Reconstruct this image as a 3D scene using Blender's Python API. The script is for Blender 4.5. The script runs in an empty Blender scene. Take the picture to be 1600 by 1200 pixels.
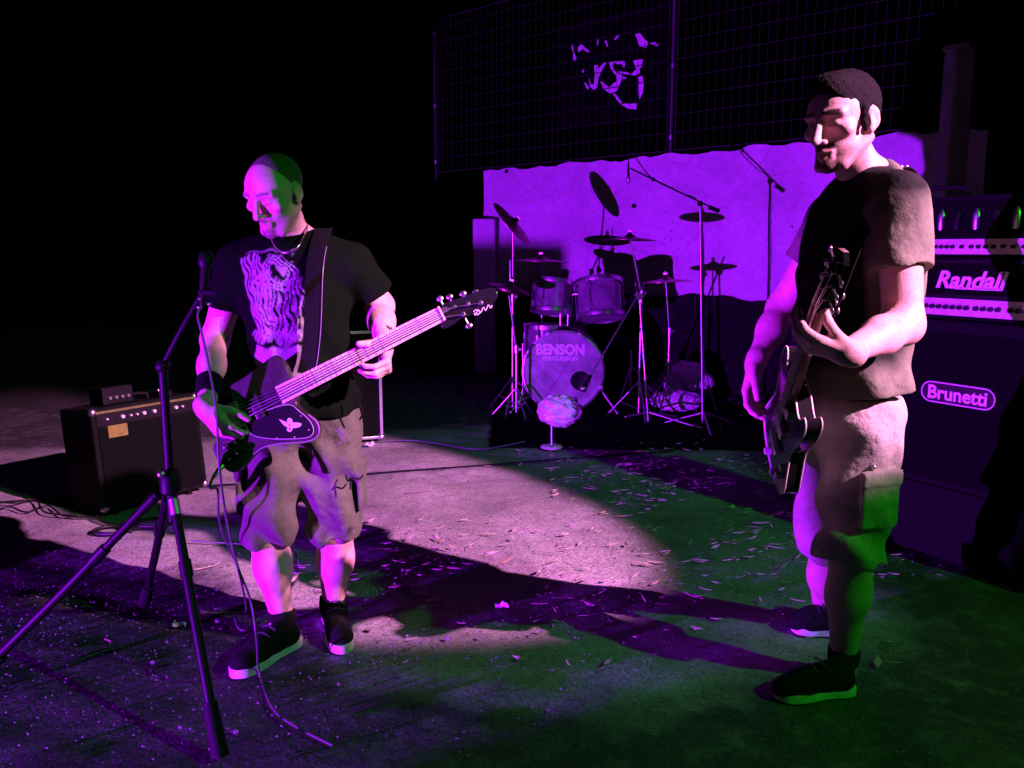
import bpy, bmesh, math, random
import numpy as np
from mathutils import Vector, Matrix

random.seed(7)
RNG = np.random.default_rng(7)
SC = bpy.context.scene
COL = SC.collection

# ------------------------------------------------------------------ camera
CAM_H = 1.35            # eye height of the photographer
FPX = 1331.0            # focal length in pixels of a 1600 px wide picture
PITCH = math.radians(8.97)
cam_d = bpy.data.cameras.new('camera')
cam = bpy.data.objects.new('camera', cam_d)
COL.objects.link(cam)
cam.location = (0, 0, CAM_H)
cam.rotation_euler = (math.pi / 2 - PITCH, 0, 0)
cam_d.sensor_width = 36.0
cam_d.lens = 36.0 * FPX / 1600.0
cam_d.clip_start = 0.05
cam_d.clip_end = 500
SC.camera = cam

# ------------------------------------------------------------------ night sky, moon, exposure
w = bpy.data.worlds.new('World')
SC.world = w
w.use_nodes = True
nt = w.node_tree
sky = nt.nodes.new('ShaderNodeTexSky')
sky.sky_type = 'NISHITA'
sky.sun_disc = False
sky.sun_elevation = math.radians(28)
sky.sun_rotation = math.radians(120)
nt.nodes['Background'].inputs['Strength'].default_value = 0.00004
nt.links.new(sky.outputs['Color'], nt.nodes['Background'].inputs['Color'])
sun_d = bpy.data.lights.new('moon', 'SUN')
sun_d.energy = 0.0004
sun_d.angle = math.radians(0.5)
sun_d.color = (0.8, 0.9, 1.0)
sun = bpy.data.objects.new('moon', sun_d)
COL.objects.link(sun)
sun.rotation_euler = (math.radians(62), 0, math.radians(120))
SC.view_settings.view_transform = 'Standard'
SC.view_settings.look = 'None'
SC.view_settings.exposure = 0.0
SC.view_settings.gamma = 1.0
SC.view_settings.use_curve_mapping = False
SC.cycles.use_denoising = True
SC.cycles.max_bounces = 5
SC.cycles.sample_clamp_indirect = 4.0

# lamps of the stage: position, aim, colour, watts, cone, blend, bulb radius
VIOLET = (0.33, 0.006, 1.0)
PINK = (1.0, 0.30, 0.84)
GREEN_FILL = (0.03, 1.0, 0.03)
LAMPS = {
    'left':  ((-4.0, 0.0, 0.085), (-0.92, 3.94, 0.66), VIOLET, 5200, 49, 0.10, 0.015),
    'key':   ((4.82, -0.15, 4.04), (-0.55, 3.90, 0.575), PINK, 7600, 19.9, 0.28, 0.04),
    'green': ((4.55, -0.5, 4.15), (0.2, 3.1, 0.0), GREEN_FILL, 330, 52, 0.6, 0.05),  # fill lamp added to tint the dark areas green
}

# ------------------------------------------------------------------ helpers
CP, SP = math.cos(PITCH), math.sin(PITCH)

def ray(px, py):
    x = (px - 800) / FPX
    u = (600 - py) / FPX
    return np.array([x, CP + u * SP, -SP + u * CP])

def P(px, py, Y):
    """point seen at photo pixel (px,py), standing Y metres in front of the camera"""
    d = ray(px, py)
    t = Y / d[1]
    return np.array([d[0] * t, Y, CAM_H + d[2] * t])

def G(px, py, z=0.0):
    d = ray(px, py)
    t = (z - CAM_H) / d[2]
    return np.array([d[0] * t, d[1] * t, z])

def V(*a):
    return np.array(a if len(a) > 1 else a[0], float)

def nrm(v):
    v = np.asarray(v, float)
    return v / (np.linalg.norm(v) + 1e-12)

def frame(u, n):
    """right handed frame: u given, n made square to it, v = n x u"""
    u = nrm(u)
    n = np.asarray(n, float)
    n = nrm(n - u * (n @ u))
    return u, np.cross(n, u), n

def on_plane(px, py, O, n):
    d = ray(px, py)
    c = np.array([0, 0, CAM_H])
    t = ((O - c) @ n) / (d @ n)
    return c + d * t

# ------------------------------------------------------------------ materials
def mat(name, color, rough=0.6, metal=0.0, noise=0.0, nscale=20.0, bump=0.0, bscale=60.0, spec=0.5,
        attr=None, color2=None, detail=6.0, coat=0.0, emit=None, estr=0.0, distort=0.0):
    m = bpy.data.materials.new(name)
    m.use_nodes = True
    t = m.node_tree
    b = t.nodes['Principled BSDF']
    b.inputs['Roughness'].default_value = rough
    b.inputs['Metallic'].default_value = metal
    b.inputs['Specular IOR Level'].default_value = spec
    b.inputs['Coat Weight'].default_value = coat
    tc = t.nodes.new('ShaderNodeTexCoord')
    col = None
    if noise > 0 or color2 is not None:
        n = t.nodes.new('ShaderNodeTexNoise')
        n.inputs['Scale'].default_value = nscale
        n.inputs['Detail'].default_value = detail
        n.inputs['Roughness'].default_value = 0.62
        n.inputs['Distortion'].default_value = distort
        t.links.new(tc.outputs['Object'], n.inputs['Vector'])
        r = t.nodes.new('ShaderNodeValToRGB')
        r.color_ramp.elements[0].position = 0.36
        r.color_ramp.elements[1].position = 0.66
        c2 = color2 if color2 is not None else tuple(min(1, c * (1 + noise)) for c in color)
        c1 = color if color2 is not None else tuple(c * (1 - noise) for c in color)
        r.color_ramp.elements[0].color = (*c1, 1)
        r.color_ramp.elements[1].color = (*c2, 1)
        t.links.new(n.outputs['Fac'], r.inputs['Fac'])
        col = r.outputs['Color']
    if attr:
        a = t.nodes.new('ShaderNodeAttribute')
        a.attribute_name = attr
        if col is None:
            col = a.outputs['Color']
        else:
            mx = t.nodes.new('ShaderNodeMix')
            mx.data_type = 'RGBA'
            mx.blend_type = 'MULTIPLY'
            mx.inputs['Factor'].default_value = 1.0
            t.links.new(col, mx.inputs[6])
            t.links.new(a.outputs['Color'], mx.inputs[7])
            col = mx.outputs[2]
    if col is None:
        b.inputs['Base Color'].default_value = (*color, 1)
    else:
        t.links.new(col, b.inputs['Base Color'])
    if bump > 0:
        n2 = t.nodes.new('ShaderNodeTexNoise')
        n2.inputs['Scale'].default_value = bscale
        n2.inputs['Detail'].default_value = 5.0
        t.links.new(tc.outputs['Object'], n2.inputs['Vector'])
        bp = t.nodes.new('ShaderNodeBump')
        bp.inputs['Strength'].default_value = bump
        bp.inputs['Distance'].default_value = 0.01
        t.links.new(n2.outputs['Fac'], bp.inputs['Height'])
        t.links.new(bp.outputs['Normal'], b.inputs['Normal'])
    if emit:
        b.inputs['Emission Color'].default_value = (*emit, 1)
        b.inputs['Emission Strength'].default_value = estr
    return m

M = dict(
    skin=mat('skin', (0.64, 0.43, 0.36), 0.5, noise=0.14, nscale=30, bump=0.14, bscale=160, attr='tint', spec=0.4),
    hair=mat('hair', (0.007, 0.007, 0.006), 0.75, noise=0.5, nscale=160, bump=0.8, bscale=260, spec=0.15),
    stubble_hair=mat('cropped_hair', (0.10, 0.085, 0.07), 0.8, noise=0.4, nscale=220, bump=0.6, bscale=300),
    shirt_black=mat('black_cotton', (0.019, 0.024, 0.019), 0.92, noise=0.25, nscale=30, bump=0.15, bscale=300, spec=0.15),
    shirt_print=mat('printed_black_cotton', (0.9, 0.9, 0.9), 0.95, noise=0.1, nscale=60, bump=0.4, bscale=40, attr='tint', spec=0.03),
    shirt_olive=mat('washed_cotton', (0.9, 0.9, 0.9), 0.92, noise=0.14, nscale=25, bump=0.55, bscale=38, attr='tint', spec=0.1),
    shorts_grey=mat('grey_green_canvas', (0.9, 0.9, 0.9), 0.9, noise=0.22, nscale=22, bump=0.6, bscale=42, attr='tint', spec=0.2),
    shorts_khaki=mat('khaki_canvas', (0.9, 0.9, 0.9), 0.9, noise=0.17, nscale=22, bump=0.6, bscale=42, attr='tint', spec=0.2),
    webbing=mat('black_webbing', (0.007, 0.008, 0.007), 0.9, bump=0.4, bscale=500, spec=0.1),
    rubber_black=mat('black_rubber', (0.006, 0.006, 0.006), 0.75, noise=0.3, nscale=60, spec=0.2),
    shoe_black=mat('black_suede', (0.008, 0.010, 0.008), 0.9, noise=0.4, nscale=40, bump=0.3, bscale=180, spec=0.15),
    sole_white=mat('white_rubber', (0.72, 0.70, 0.68), 0.6, noise=0.15, nscale=30),
    lace=mat('lace_cotton', (0.05, 0.05, 0.05), 0.8),
    bass_body=mat('dark_lacquered_wood', (0.060, 0.045, 0.050), 0.28, noise=0.4, nscale=12, coat=0.4),
    bass_edge=mat('body_binding', (0.35, 0.30, 0.30), 0.35),
    pickguard=mat('black_pickguard', (0.012, 0.012, 0.013), 0.25),
    maple=mat('maple_fretboard', (0.74, 0.58, 0.46), 0.42, noise=0.14, nscale=14),
    rosewood=mat('rosewood', (0.09, 0.05, 0.035), 0.45, noise=0.3, nscale=30),
    guitar_black=mat('black_gloss_lacquer', (0.012, 0.012, 0.012), 0.15, coat=0.5),
    ivory=mat('ivory_plastic', (0.78, 0.74, 0.66), 0.35),
    chrome=mat('chrome', (0.80, 0.79, 0.78), 0.30, metal=1.0),
    steel=mat('brushed_steel', (0.62, 0.62, 0.62), 0.40, metal=1.0, noise=0.1, nscale=80),
    dark_metal=mat('black_powder_coat', (0.006, 0.006, 0.006), 0.5, noise=0.3, nscale=60, spec=0.15),
    gold=mat('brass', (0.75, 0.52, 0.22), 0.3, metal=1.0),
    bronze=mat('cymbal_bronze', (0.42, 0.30, 0.18), 0.34, metal=1.0, noise=0.35, nscale=30),
    drum_wrap=mat('drum_wrap', (0.20, 0.19, 0.21), 0.22, noise=0.35, nscale=9, coat=0.5),
    drum_head=mat('clear_drum_head', (0.33, 0.33, 0.34), 0.4, noise=0.3, nscale=7),
    kick_head=mat('kick_drum_head', (0.20, 0.20, 0.21), 0.35, color2=(0.44, 0.44, 0.45), nscale=4.5, distort=1.2),
    white_print=mat('white_print', (0.85, 0.85, 0.85), 0.6),
    tolex=mat('black_tolex', (0.0045, 0.0065, 0.0045), 0.75, noise=0.35, nscale=90, bump=0.5, bscale=260, spec=0.15),
    grille=mat('speaker_grille_cloth', (0.0045, 0.007, 0.0045), 0.95, noise=0.45, nscale=160, bump=0.6, bscale=420, spec=0.08),
    panel_silver=mat('aluminium_panel', (0.68, 0.64, 0.62), 0.42, noise=0.12, nscale=26),
    gold_panel=mat('gold_panel', (0.13, 0.15, 0.03), 0.45, noise=0.2, nscale=40),
    knob=mat('black_knob', (0.014, 0.014, 0.014), 0.35),
    knob_light=mat('pale_knob', (0.70, 0.68, 0.66), 0.3),
    yellow_card=mat('yellow_card', (0.20, 0.21, 0.02), 0.7, noise=0.2, nscale=40),
    wall=mat('painted_concrete', (0.40, 0.39, 0.39), 0.9, color2=(0.62, 0.61, 0.61), nscale=1.6, bump=0.5, bscale=14, distort=0.8),
    tar_and_shade=mat('tar_and_wall_shade', (0.009, 0.010, 0.009), 0.9, noise=0.4, nscale=6, bump=0.6, bscale=20, spec=0.1),
    pillar=mat('pillar_plaster', (0.42, 0.41, 0.41), 0.9, noise=0.2, nscale=5, bump=0.4, bscale=18),
    wire=mat('rusty_wire', (0.030, 0.040, 0.030), 0.8, spec=0.1),
    post=mat('fence_post', (0.07, 0.075, 0.07), 0.7, spec=0.2),
    banner=mat('black_banner', (0.0025, 0.003, 0.0025), 0.95, noise=0.3, nscale=6, spec=0.02),
    hedge=mat('hedge_leaves', (0.035, 0.055, 0.025), 0.8, noise=0.5, nscale=6),
    soil=mat('bare_soil', (0.022, 0.022, 0.018), 1.0, noise=0.4, nscale=3, bump=0.8, bscale=20),
    carpet=mat('black_carpet', (0.005, 0.006, 0.005), 1.0, noise=0.5, nscale=80, bump=0.6, bscale=300, spec=0.05),
    gravel=mat('gravel', (0.07, 0.068, 0.066), 0.8, color2=(0.30, 0.29, 0.28), nscale=70),
    twig=mat('dry_twig', (0.22, 0.17, 0.12), 0.85, noise=0.3, nscale=50),
    straw=mat('straw', (0.50, 0.44, 0.30), 0.8, noise=0.2, nscale=50),
    paper=mat('paper', (0.80, 0.79, 0.78), 0.8, noise=0.1, nscale=30),
    plastic_bag=mat('white_plastic_bag', (0.75, 0.73, 0.75), 0.35, noise=0.15, nscale=18, bump=0.4, bscale=60),
    cable=mat('black_cable', (0.016, 0.017, 0.016), 0.5),
    cable_grey=mat('grey_cable', (0.09, 0.09, 0.09), 0.45),
    lamp_can=mat('lamp_housing', (0.014, 0.014, 0.014), 0.5),
    silver=mat('silver_chain', (0.80, 0.79, 0.78), 0.22, metal=1.0),
    eye=mat('eye', (0.5, 0.5, 0.5), 0.1),
)

def ground_mat(name, c1, c2, scale, fine, bump, d1, d2):
    """rough asphalt (c1, c2) and smoother worn concrete (d1, d2) mixed by the mesh attribute 'paving'"""
    m = bpy.data.materials.new(name)
    m.use_nodes = True
    t = m.node_tree
    b = t.nodes['Principled BSDF']
    b.inputs['Roughness'].default_value = 0.85
    b.inputs['Specular IOR Level'].default_value = 0.3
    tc = t.nodes.new('ShaderNodeTexCoord')
    def noise(s, d, dist=0.0):
        n = t.nodes.new('ShaderNodeTexNoise')
        n.inputs['Scale'].default_value = s
        n.inputs['Detail'].default_value = d
        n.inputs['Roughness'].default_value = 0.6
        n.inputs['Distortion'].default_value = dist
        t.links.new(tc.outputs['Object'], n.inputs['Vector'])
        return n.outputs['Fac']
    r = t.nodes.new('ShaderNodeValToRGB')
    r.color_ramp.elements[0].position = 0.35
    r.color_ramp.elements[1].position = 0.68
    r.color_ramp.elements[0].color = (*c1, 1)
    r.color_ramp.elements[1].color = (*c2, 1)
    big = noise(scale, 8, 0.6)
    t.links.new(big, r.inputs['Fac'])
    rb = t.nodes.new('ShaderNodeValToRGB')
    rb.color_ramp.elements[0].position = 0.35
    rb.color_ramp.elements[1].position = 0.68
    rb.color_ramp.elements[0].color = (*d1, 1)
    rb.color_ramp.elements[1].color = (*d2, 1)
    t.links.new(noise(1.6, 8, 0.6), rb.inputs['Fac'])
    at = t.nodes.new('ShaderNodeAttribute'); at.attribute_name = 'paving'
    wob = t.nodes.new('ShaderNodeMath'); wob.operation = 'MULTIPLY_ADD'; wob.inputs[1].default_value = 1.6; wob.inputs[2].default_value = -0.8
    t.links.new(noise(9.0, 6), wob.inputs[0])
    ms = t.nodes.new('ShaderNodeMath'); ms.operation = 'ADD'; ms.use_clamp = True
    t.links.new(at.outputs['Fac'], ms.inputs[0]); t.links.new(wob.outputs[0], ms.inputs[1])
    mc = t.nodes.new('ShaderNodeMix'); mc.data_type = 'RGBA'
    t.links.new(ms.outputs[0], mc.inputs[0]); t.links.new(r.outputs['Color'], mc.inputs[6]); t.links.new(rb.outputs['Color'], mc.inputs[7])
    r2 = t.nodes.new('ShaderNodeValToRGB')
    r2.color_ramp.elements[0].position = 0.3
    r2.color_ramp.elements[1].position = 0.7
    r2.color_ramp.elements[0].color = (0.45, 0.45, 0.45, 1)
    r2.color_ramp.elements[1].color = (1.25, 1.25, 1.25, 1)
    t.links.new(noise(fine, 4), r2.inputs['Fac'])
    mx = t.nodes.new('ShaderNodeMix')
    mx.data_type = 'RGBA'
    mx.blend_type = 'MULTIPLY'
    mx.inputs['Factor'].default_value = 1.0
    t.links.new(mc.outputs[2], mx.inputs[6])
    t.links.new(r2.outputs['Color'], mx.inputs[7])
    t.links.new(mx.outputs[2], b.inputs['Base Color'])
    a = t.nodes.new('ShaderNodeMath'); a.operation = 'ADD'
    t.links.new(noise(fine * 0.9, 4), a.inputs[0])
    k = t.nodes.new('ShaderNodeMath'); k.operation = 'MULTIPLY'; k.inputs[1].default_value = 2.2
    t.links.new(noise(16, 5), k.inputs[0])
    t.links.new(k.outputs[0], a.inputs[1])
    bp = t.nodes.new('ShaderNodeBump')
    sm_ = t.nodes.new('ShaderNodeMath'); sm_.operation = 'MULTIPLY_ADD'; sm_.inputs[1].default_value = -bump * 0.65; sm_.inputs[2].default_value = bump
    t.links.new(ms.outputs[0], sm_.inputs[0]); t.links.new(sm_.outputs[0], bp.inputs['Strength'])
    bp.inputs['Distance'].default_value = 0.012
    t.links.new(a.outputs[0], bp.inputs['Height'])
    t.links.new(bp.outputs['Normal'], b.inputs['Normal'])
    return m

def wall_mat():
    """old painted concrete: broad stains, trowel streaks, dark specks and hairline cracks"""
    m = bpy.data.materials.new('painted_concrete')
    m.use_nodes = True
    t = m.node_tree
    b = t.nodes['Principled BSDF']
    b.inputs['Roughness'].default_value = 0.92
    b.inputs['Specular IOR Level'].default_value = 0.1
    tc = t.nodes.new('ShaderNodeTexCoord')
    mp = t.nodes.new('ShaderNodeMapping')
    mp.inputs['Scale'].default_value = (1.0, 1.0, 1.5)
    t.links.new(tc.outputs['Object'], mp.inputs['Vector'])
    def noise(s_, d, vec, dist=0.0):
        n = t.nodes.new('ShaderNodeTexNoise')
        n.inputs['Scale'].default_value = s_; n.inputs['Detail'].default_value = d
        n.inputs['Roughness'].default_value = 0.65; n.inputs['Distortion'].default_value = dist
        t.links.new(vec, n.inputs['Vector']); return n.outputs['Fac']
    def ramp(f, p0, c0, p1, c1):
        r = t.nodes.new('ShaderNodeValToRGB')
        r.color_ramp.elements[0].position = p0; r.color_ramp.elements[1].position = p1
        r.color_ramp.elements[0].color = (c0, c0, c0, 1); r.color_ramp.elements[1].color = (c1, c1, c1, 1)
        t.links.new(f, r.inputs['Fac']); return r.outputs['Color']
    def mul(a, c):
        x = t.nodes.new('ShaderNodeMix'); x.data_type = 'RGBA'; x.blend_type = 'MULTIPLY'; x.inputs['Factor'].default_value = 1.0
        t.links.new(a, x.inputs[6]); t.links.new(c, x.inputs[7]); return x.outputs[2]
    base = ramp(noise(1.3, 7, mp.outputs['Vector'], 0.8), 0.33, 0.58, 0.68, 0.80)
    streak = ramp(noise(7.0, 6, mp.outputs['Vector'], 1.5), 0.36, 0.86, 0.64, 1.04)
    speck = ramp(noise(38.0, 2, tc.outputs['Object']), 0.27, 0.25, 0.34, 1.0)
    vo = t.nodes.new('ShaderNodeTexVoronoi'); vo.feature = 'DISTANCE_TO_EDGE'; vo.inputs['Scale'].default_value = 0.8
    wp = t.nodes.new('ShaderNodeMix'); wp.data_type = 'VECTOR'; wp.inputs['Factor'].default_value = 0.16
    nn = t.nodes.new('ShaderNodeTexNoise'); nn.inputs['Scale'].default_value = 3.0; nn.inputs['Detail'].default_value = 6
    t.links.new(tc.outputs['Object'], nn.inputs['Vector'])
    t.links.new(tc.outputs['Object'], wp.inputs[4]); t.links.new(nn.outputs['Color'], wp.inputs[5])
    t.links.new(wp.outputs[1], vo.inputs['Vector'])
    crack = ramp(vo.outputs['Distance'], 0.0, 0.74, 0.006, 1.0)
    t.links.new(mul(mul(mul(base, streak), speck), crack), b.inputs['Base Color'])
    bp = t.nodes.new('ShaderNodeBump'); bp.inputs['Strength'].default_value = 0.6; bp.inputs['Distance'].default_value = 0.015
    t.links.new(noise(18.0, 7, tc.outputs['Object']), bp.inputs['Height'])
    t.links.new(bp.outputs['Normal'], b.inputs['Normal'])
    return m
M['wall'] = wall_mat()

M['asphalt'] = ground_mat('yard_surface', (0.050, 0.052, 0.050), (0.105, 0.105, 0.103), 2.5, 95, 0.75, (0.26, 0.26, 0.255), (0.50, 0.495, 0.49))

# ------------------------------------------------------------------ objects and meshes
def meta(o, label=None, cat=None, group=None, kind=None):
    if label: o['label'] = label
    if cat: o['category'] = cat
    if group: o['group'] = group
    if kind: o['kind'] = kind
    return o

def thing(name, label, cat, loc, group=None):
    o = bpy.data.objects.new(name, None)
    COL.objects.link(o)
    o.empty_display_size = 0.1
    o.location = tuple(float(c) for c in loc)
    return meta(o, label, cat, group)

def origin_of(o):
    p = np.zeros(3)
    while o is not None:
        p += np.array(o.location)
        o = o.parent
    return p

class MB:
    """collects shapes given in world coordinates, builds ONE mesh object"""
    def __init__(s):
        s.v, s.f, s.n = [], [], 0
    def add(s, verts, faces):
        verts = np.asarray(verts, float).reshape(-1, 3)
        s.v.append(verts)
        s.f += [tuple(int(i) + s.n for i in f) for f in faces]
        s.n += len(verts)
        return s
    def box(s, c, size, ax=None):
        c = V(c); hx, hy, hz = [k / 2 for k in size]
        A = np.eye(3) if ax is None else np.array([nrm(a) for a in ax])
        vs = [c + A[0] * x * hx + A[1] * y * hy + A[2] * z * hz for x in (-1, 1) for y in (-1, 1) for z in (-1, 1)]
        fs = [(0, 1, 3, 2), (4, 6, 7, 5), (0, 4, 5, 1), (2, 3, 7, 6), (0, 2, 6, 4), (1, 5, 7, 3)]
        if np.linalg.det(A) < 0: fs = [f[::-1] for f in fs]
        return s.add(vs, fs)
    def cyl(s, a, b, r0, r1=None, n=12, caps=True):
        return s.lathe(a, nrm(V(b) - V(a)), [(r0, 0), (r0 if r1 is None else r1, np.linalg.norm(V(b) - V(a)))], n, caps)
    def lathe(s, o, axis, prof, n=24, caps=False):
        o = V(o); axis = nrm(axis)
        t = V(0, 0, 1) if abs(axis[2]) < 0.9 else V(1, 0, 0)
        e1 = nrm(np.cross(t, axis)); e2 = np.cross(axis, e1)
        vs, fs = [], []
        for r, h in prof:
            for k in range(n):
                an = 2 * math.pi * k / n
                vs.append(o + axis * h + (e1 * math.cos(an) + e2 * math.sin(an)) * r)
        for i in range(len(prof) - 1):
            for k in range(n):
                k2 = (k + 1) % n
                fs.append((i * n + k, i * n + k2, (i + 1) * n + k2, (i + 1) * n + k))
        if caps:
            fs.append(tuple(range(n))[::-1])
            fs.append(tuple((len(prof) - 1) * n + k for k in range(n)))
        return s.add(vs, fs)
    def ball(s, c, r, n=10, m=7, ax=None):
        c = V(c); r = (r, r, r) if np.isscalar(r) else r
        A = np.eye(3) if ax is None else np.array(ax)
        vs, fs = [], []
        for i in range(m + 1):
            th = math.pi * i / m
            for k in range(n):
                an = 2 * math.pi * k / n
                q = V(math.sin(th) * math.cos(an) * r[0], math.sin(th) * math.sin(an) * r[1], math.cos(th) * r[2])
                vs.append(c + q @ A)
        for i in range(m):
            for k in range(n):
                k2 = (k + 1) % n
                fs.append((i * n + k, (i + 1) * n + k, (i + 1) * n + k2, i * n + k2))
        return s.add(vs, fs)
    def tube(s, pts, r, n=8, smooth=0, flat=None):
        pts = [V(p) for p in pts]
        if smooth: pts = catmull(pts, smooth)
        L = len(pts)
        rs = [r] * L if np.isscalar(r) else list(np.interp(np.linspace(0, 1, L), np.linspace(0, 1, len(r)), r))
        tan = [nrm(pts[min(i + 1, L - 1)] - pts[max(i - 1, 0)]) for i in range(L)]
        t = V(0, 0, 1) if abs(tan[0][2]) < 0.9 else V(1, 0, 0)
        e1 = nrm(np.cross(t, tan[0]))
        vs, fs = [], []
        for i in range(L):
            e1 = nrm(e1 - tan[i] * (e1 @ tan[i])); e2 = np.cross(tan[i], e1)
            for k in range(n):
                an = 2 * math.pi * k / n
                vs.append(pts[i] + (e1 * math.cos(an) + e2 * math.sin(an)) * rs[i])
        for i in range(L - 1):
            for k in range(n):
                k2 = (k + 1) % n
                fs.append((i * n + k, i * n + k2, (i + 1) * n + k2, (i + 1) * n + k))
        fs.append(tuple(range(n))[::-1]); fs.append(tuple((L - 1) * n + k for k in range(n)))
        return s.add(vs, fs)
    def ribbon(s, pts, widths, wide, thick):
        """band of given width along pts; wide = width direction at each point"""
        L = len(pts); vs, fs = [], []
        for i in range(L):
            t = nrm(V(pts[min(i + 1, L - 1)]) - V(pts[max(i - 1, 0)]))
            wd = V(wide[i] if np.ndim(wide[0]) else wide)
            wd = nrm(wd - t * (wd @ t)); nn = np.cross(t, wd)
            hw = (widths if np.isscalar(widths) else widths[i]) / 2
            for a, b in ((-1, -1), (1, -1), (1, 1), (-1, 1)):
                vs.append(V(pts[i]) + wd * a * hw + nn * b * thick / 2)
        for i in range(L - 1):
            for k in range(4):
                k2 = (k + 1) % 4
                fs.append((i * 4 + k, i * 4 + k2, i * 4 + 4 + k2, i * 4 + 4 + k))
        fs.append((3, 2, 1, 0)); fs.append(tuple((L - 1) * 4 + k for k in range(4)))
        return s.add(vs, fs)
    def prism(s, outline, n, th):
        """closed 3-D outline (planar, counter-clockwise seen from +n) thickened backwards along -n"""
        o = [V(p) for p in outline]; n = nrm(n); L = len(o)
        area = sum((np.cross(o[i] - o[0], o[(i + 1) % L] - o[0]) for i in range(L)), np.zeros(3))
        if area @ n < 0: o = o[::-1]
        vs = o + [p - n * th for p in o]
        fs = [tuple(range(L)), tuple(range(2 * L - 1, L - 1, -1))]
        for i in range(L):
            j = (i + 1) % L
            fs.append((i, i + L, j + L, j))
        return s.add(vs, fs)
    def build(s, name, material, parent=None, smooth=None, bevel=0.0, segs=2):
        vs = np.concatenate(s.v) if s.v else np.zeros((0, 3))
        org = origin_of(parent) if parent is not None else np.zeros(3)
        own = np.zeros(3)
        if parent is None and len(vs):
            own = V((vs[:, 0].min() + vs[:, 0].max()) / 2, (vs[:, 1].min() + vs[:, 1].max()) / 2, vs[:, 2].min())
        me = bpy.data.meshes.new(name)
        me.from_pydata((vs - org - own).tolist(), [], s.f)
        me.materials.append(M[material] if isinstance(material, str) else material)
        o = bpy.data.objects.new(name, me)
        COL.objects.link(o)
        if parent is not None: o.parent = parent
        else: o.location = own
        if bevel > 0:
            md = o.modifiers.new('bevel', 'BEVEL')
            md.width = bevel; md.segments = segs; md.limit_method = 'ANGLE'; md.angle_limit = math.radians(40)
        if smooth is not None:
            ang = math.radians(smooth)
            me.polygons.foreach_set('use_smooth', [True] * len(me.polygons))
            bm = bmesh.new(); bm.from_mesh(me)
            for e in bm.edges:
                if len(e.link_faces) == 2 and e.calc_face_angle(0.0) > ang: e.smooth = False
            bm.to_mesh(me); bm.free()
        return o

def catmull(pts, k):
    pts = [V(p) for p in pts]
    p = [2 * pts[0] - pts[1]] + pts + [2 * pts[-1] - pts[-2]]
    out = []
    for i in range(1, len(p) - 2):
        for j in range(k):
            t = j / k
            out.append(0.5 * (2 * p[i] + (p[i + 1] - p[i - 1]) * t + (2 * p[i - 1] - 5 * p[i] + 4 * p[i + 1] - p[i + 2]) * t * t
                              + (3 * p[i] - p[i - 1] - 3 * p[i + 1] + p[i + 2]) * t ** 3))
    out.append(pts[-1])
    return out

def smooth_closed(pts, k):
    pts = [V(p) for p in pts]; n = len(pts); out = []
    for i in range(n):
        p0, p1, p2, p3 = pts[i - 1], pts[i], pts[(i + 1) % n], pts[(i + 2) % n]
        for j in range(k):
            t = j / k
            out.append(0.5 * (2 * p1 + (p2 - p0) * t + (2 * p0 - 5 * p1 + 4 * p2 - p3) * t * t + (3 * p1 - p0 - 3 * p2 + p3) * t ** 3))
    return out

def text_part(txt, size, o, right, up, material, parent, name='lettering', extrude=0.001, offset=0.0, shear=0.0, xs=1.0, name_cat=None):
    """lettering centred on o"""
    cu = bpy.data.curves.new('txt', 'FONT')
    cu.body = txt; cu.size = size; cu.extrude = extrude; cu.offset = offset; cu.shear = shear
    cu.align_x = 'CENTER'; cu.align_y = 'CENTER'; cu.resolution_u = 3
    tmp = bpy.data.objects.new('txt', cu)
    COL.objects.link(tmp)
    bpy.context.view_layer.update()
    dg = bpy.context.evaluated_depsgraph_get()
    me = bpy.data.meshes.new_from_object(tmp.evaluated_get(dg))
    bpy.data.objects.remove(tmp)
    n = len(me.vertices)
    co = np.zeros(n * 3); me.vertices.foreach_get('co', co); co = co.reshape(-1, 3)
    cx = (co[:, 0].min() + co[:, 0].max()) / 2; cy = (co[:, 1].min() + co[:, 1].max()) / 2
    right = nrm(right); up = nrm(V(up) - right * (V(up) @ right)); nn = np.cross(right, up)
    wv = V(o) + np.outer((co[:, 0] - cx) * xs, right) + np.outer(co[:, 1] - cy, up) + np.outer(co[:, 2], nn) - origin_of(parent)
    me.vertices.foreach_set('co', wv.ravel())
    me.update()
    me.name = name
    me.materials.clear(); me.materials.append(M[material])
    ob = bpy.data.objects.new(name, me)
    COL.objects.link(ob); ob.parent = parent
    return ob

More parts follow.
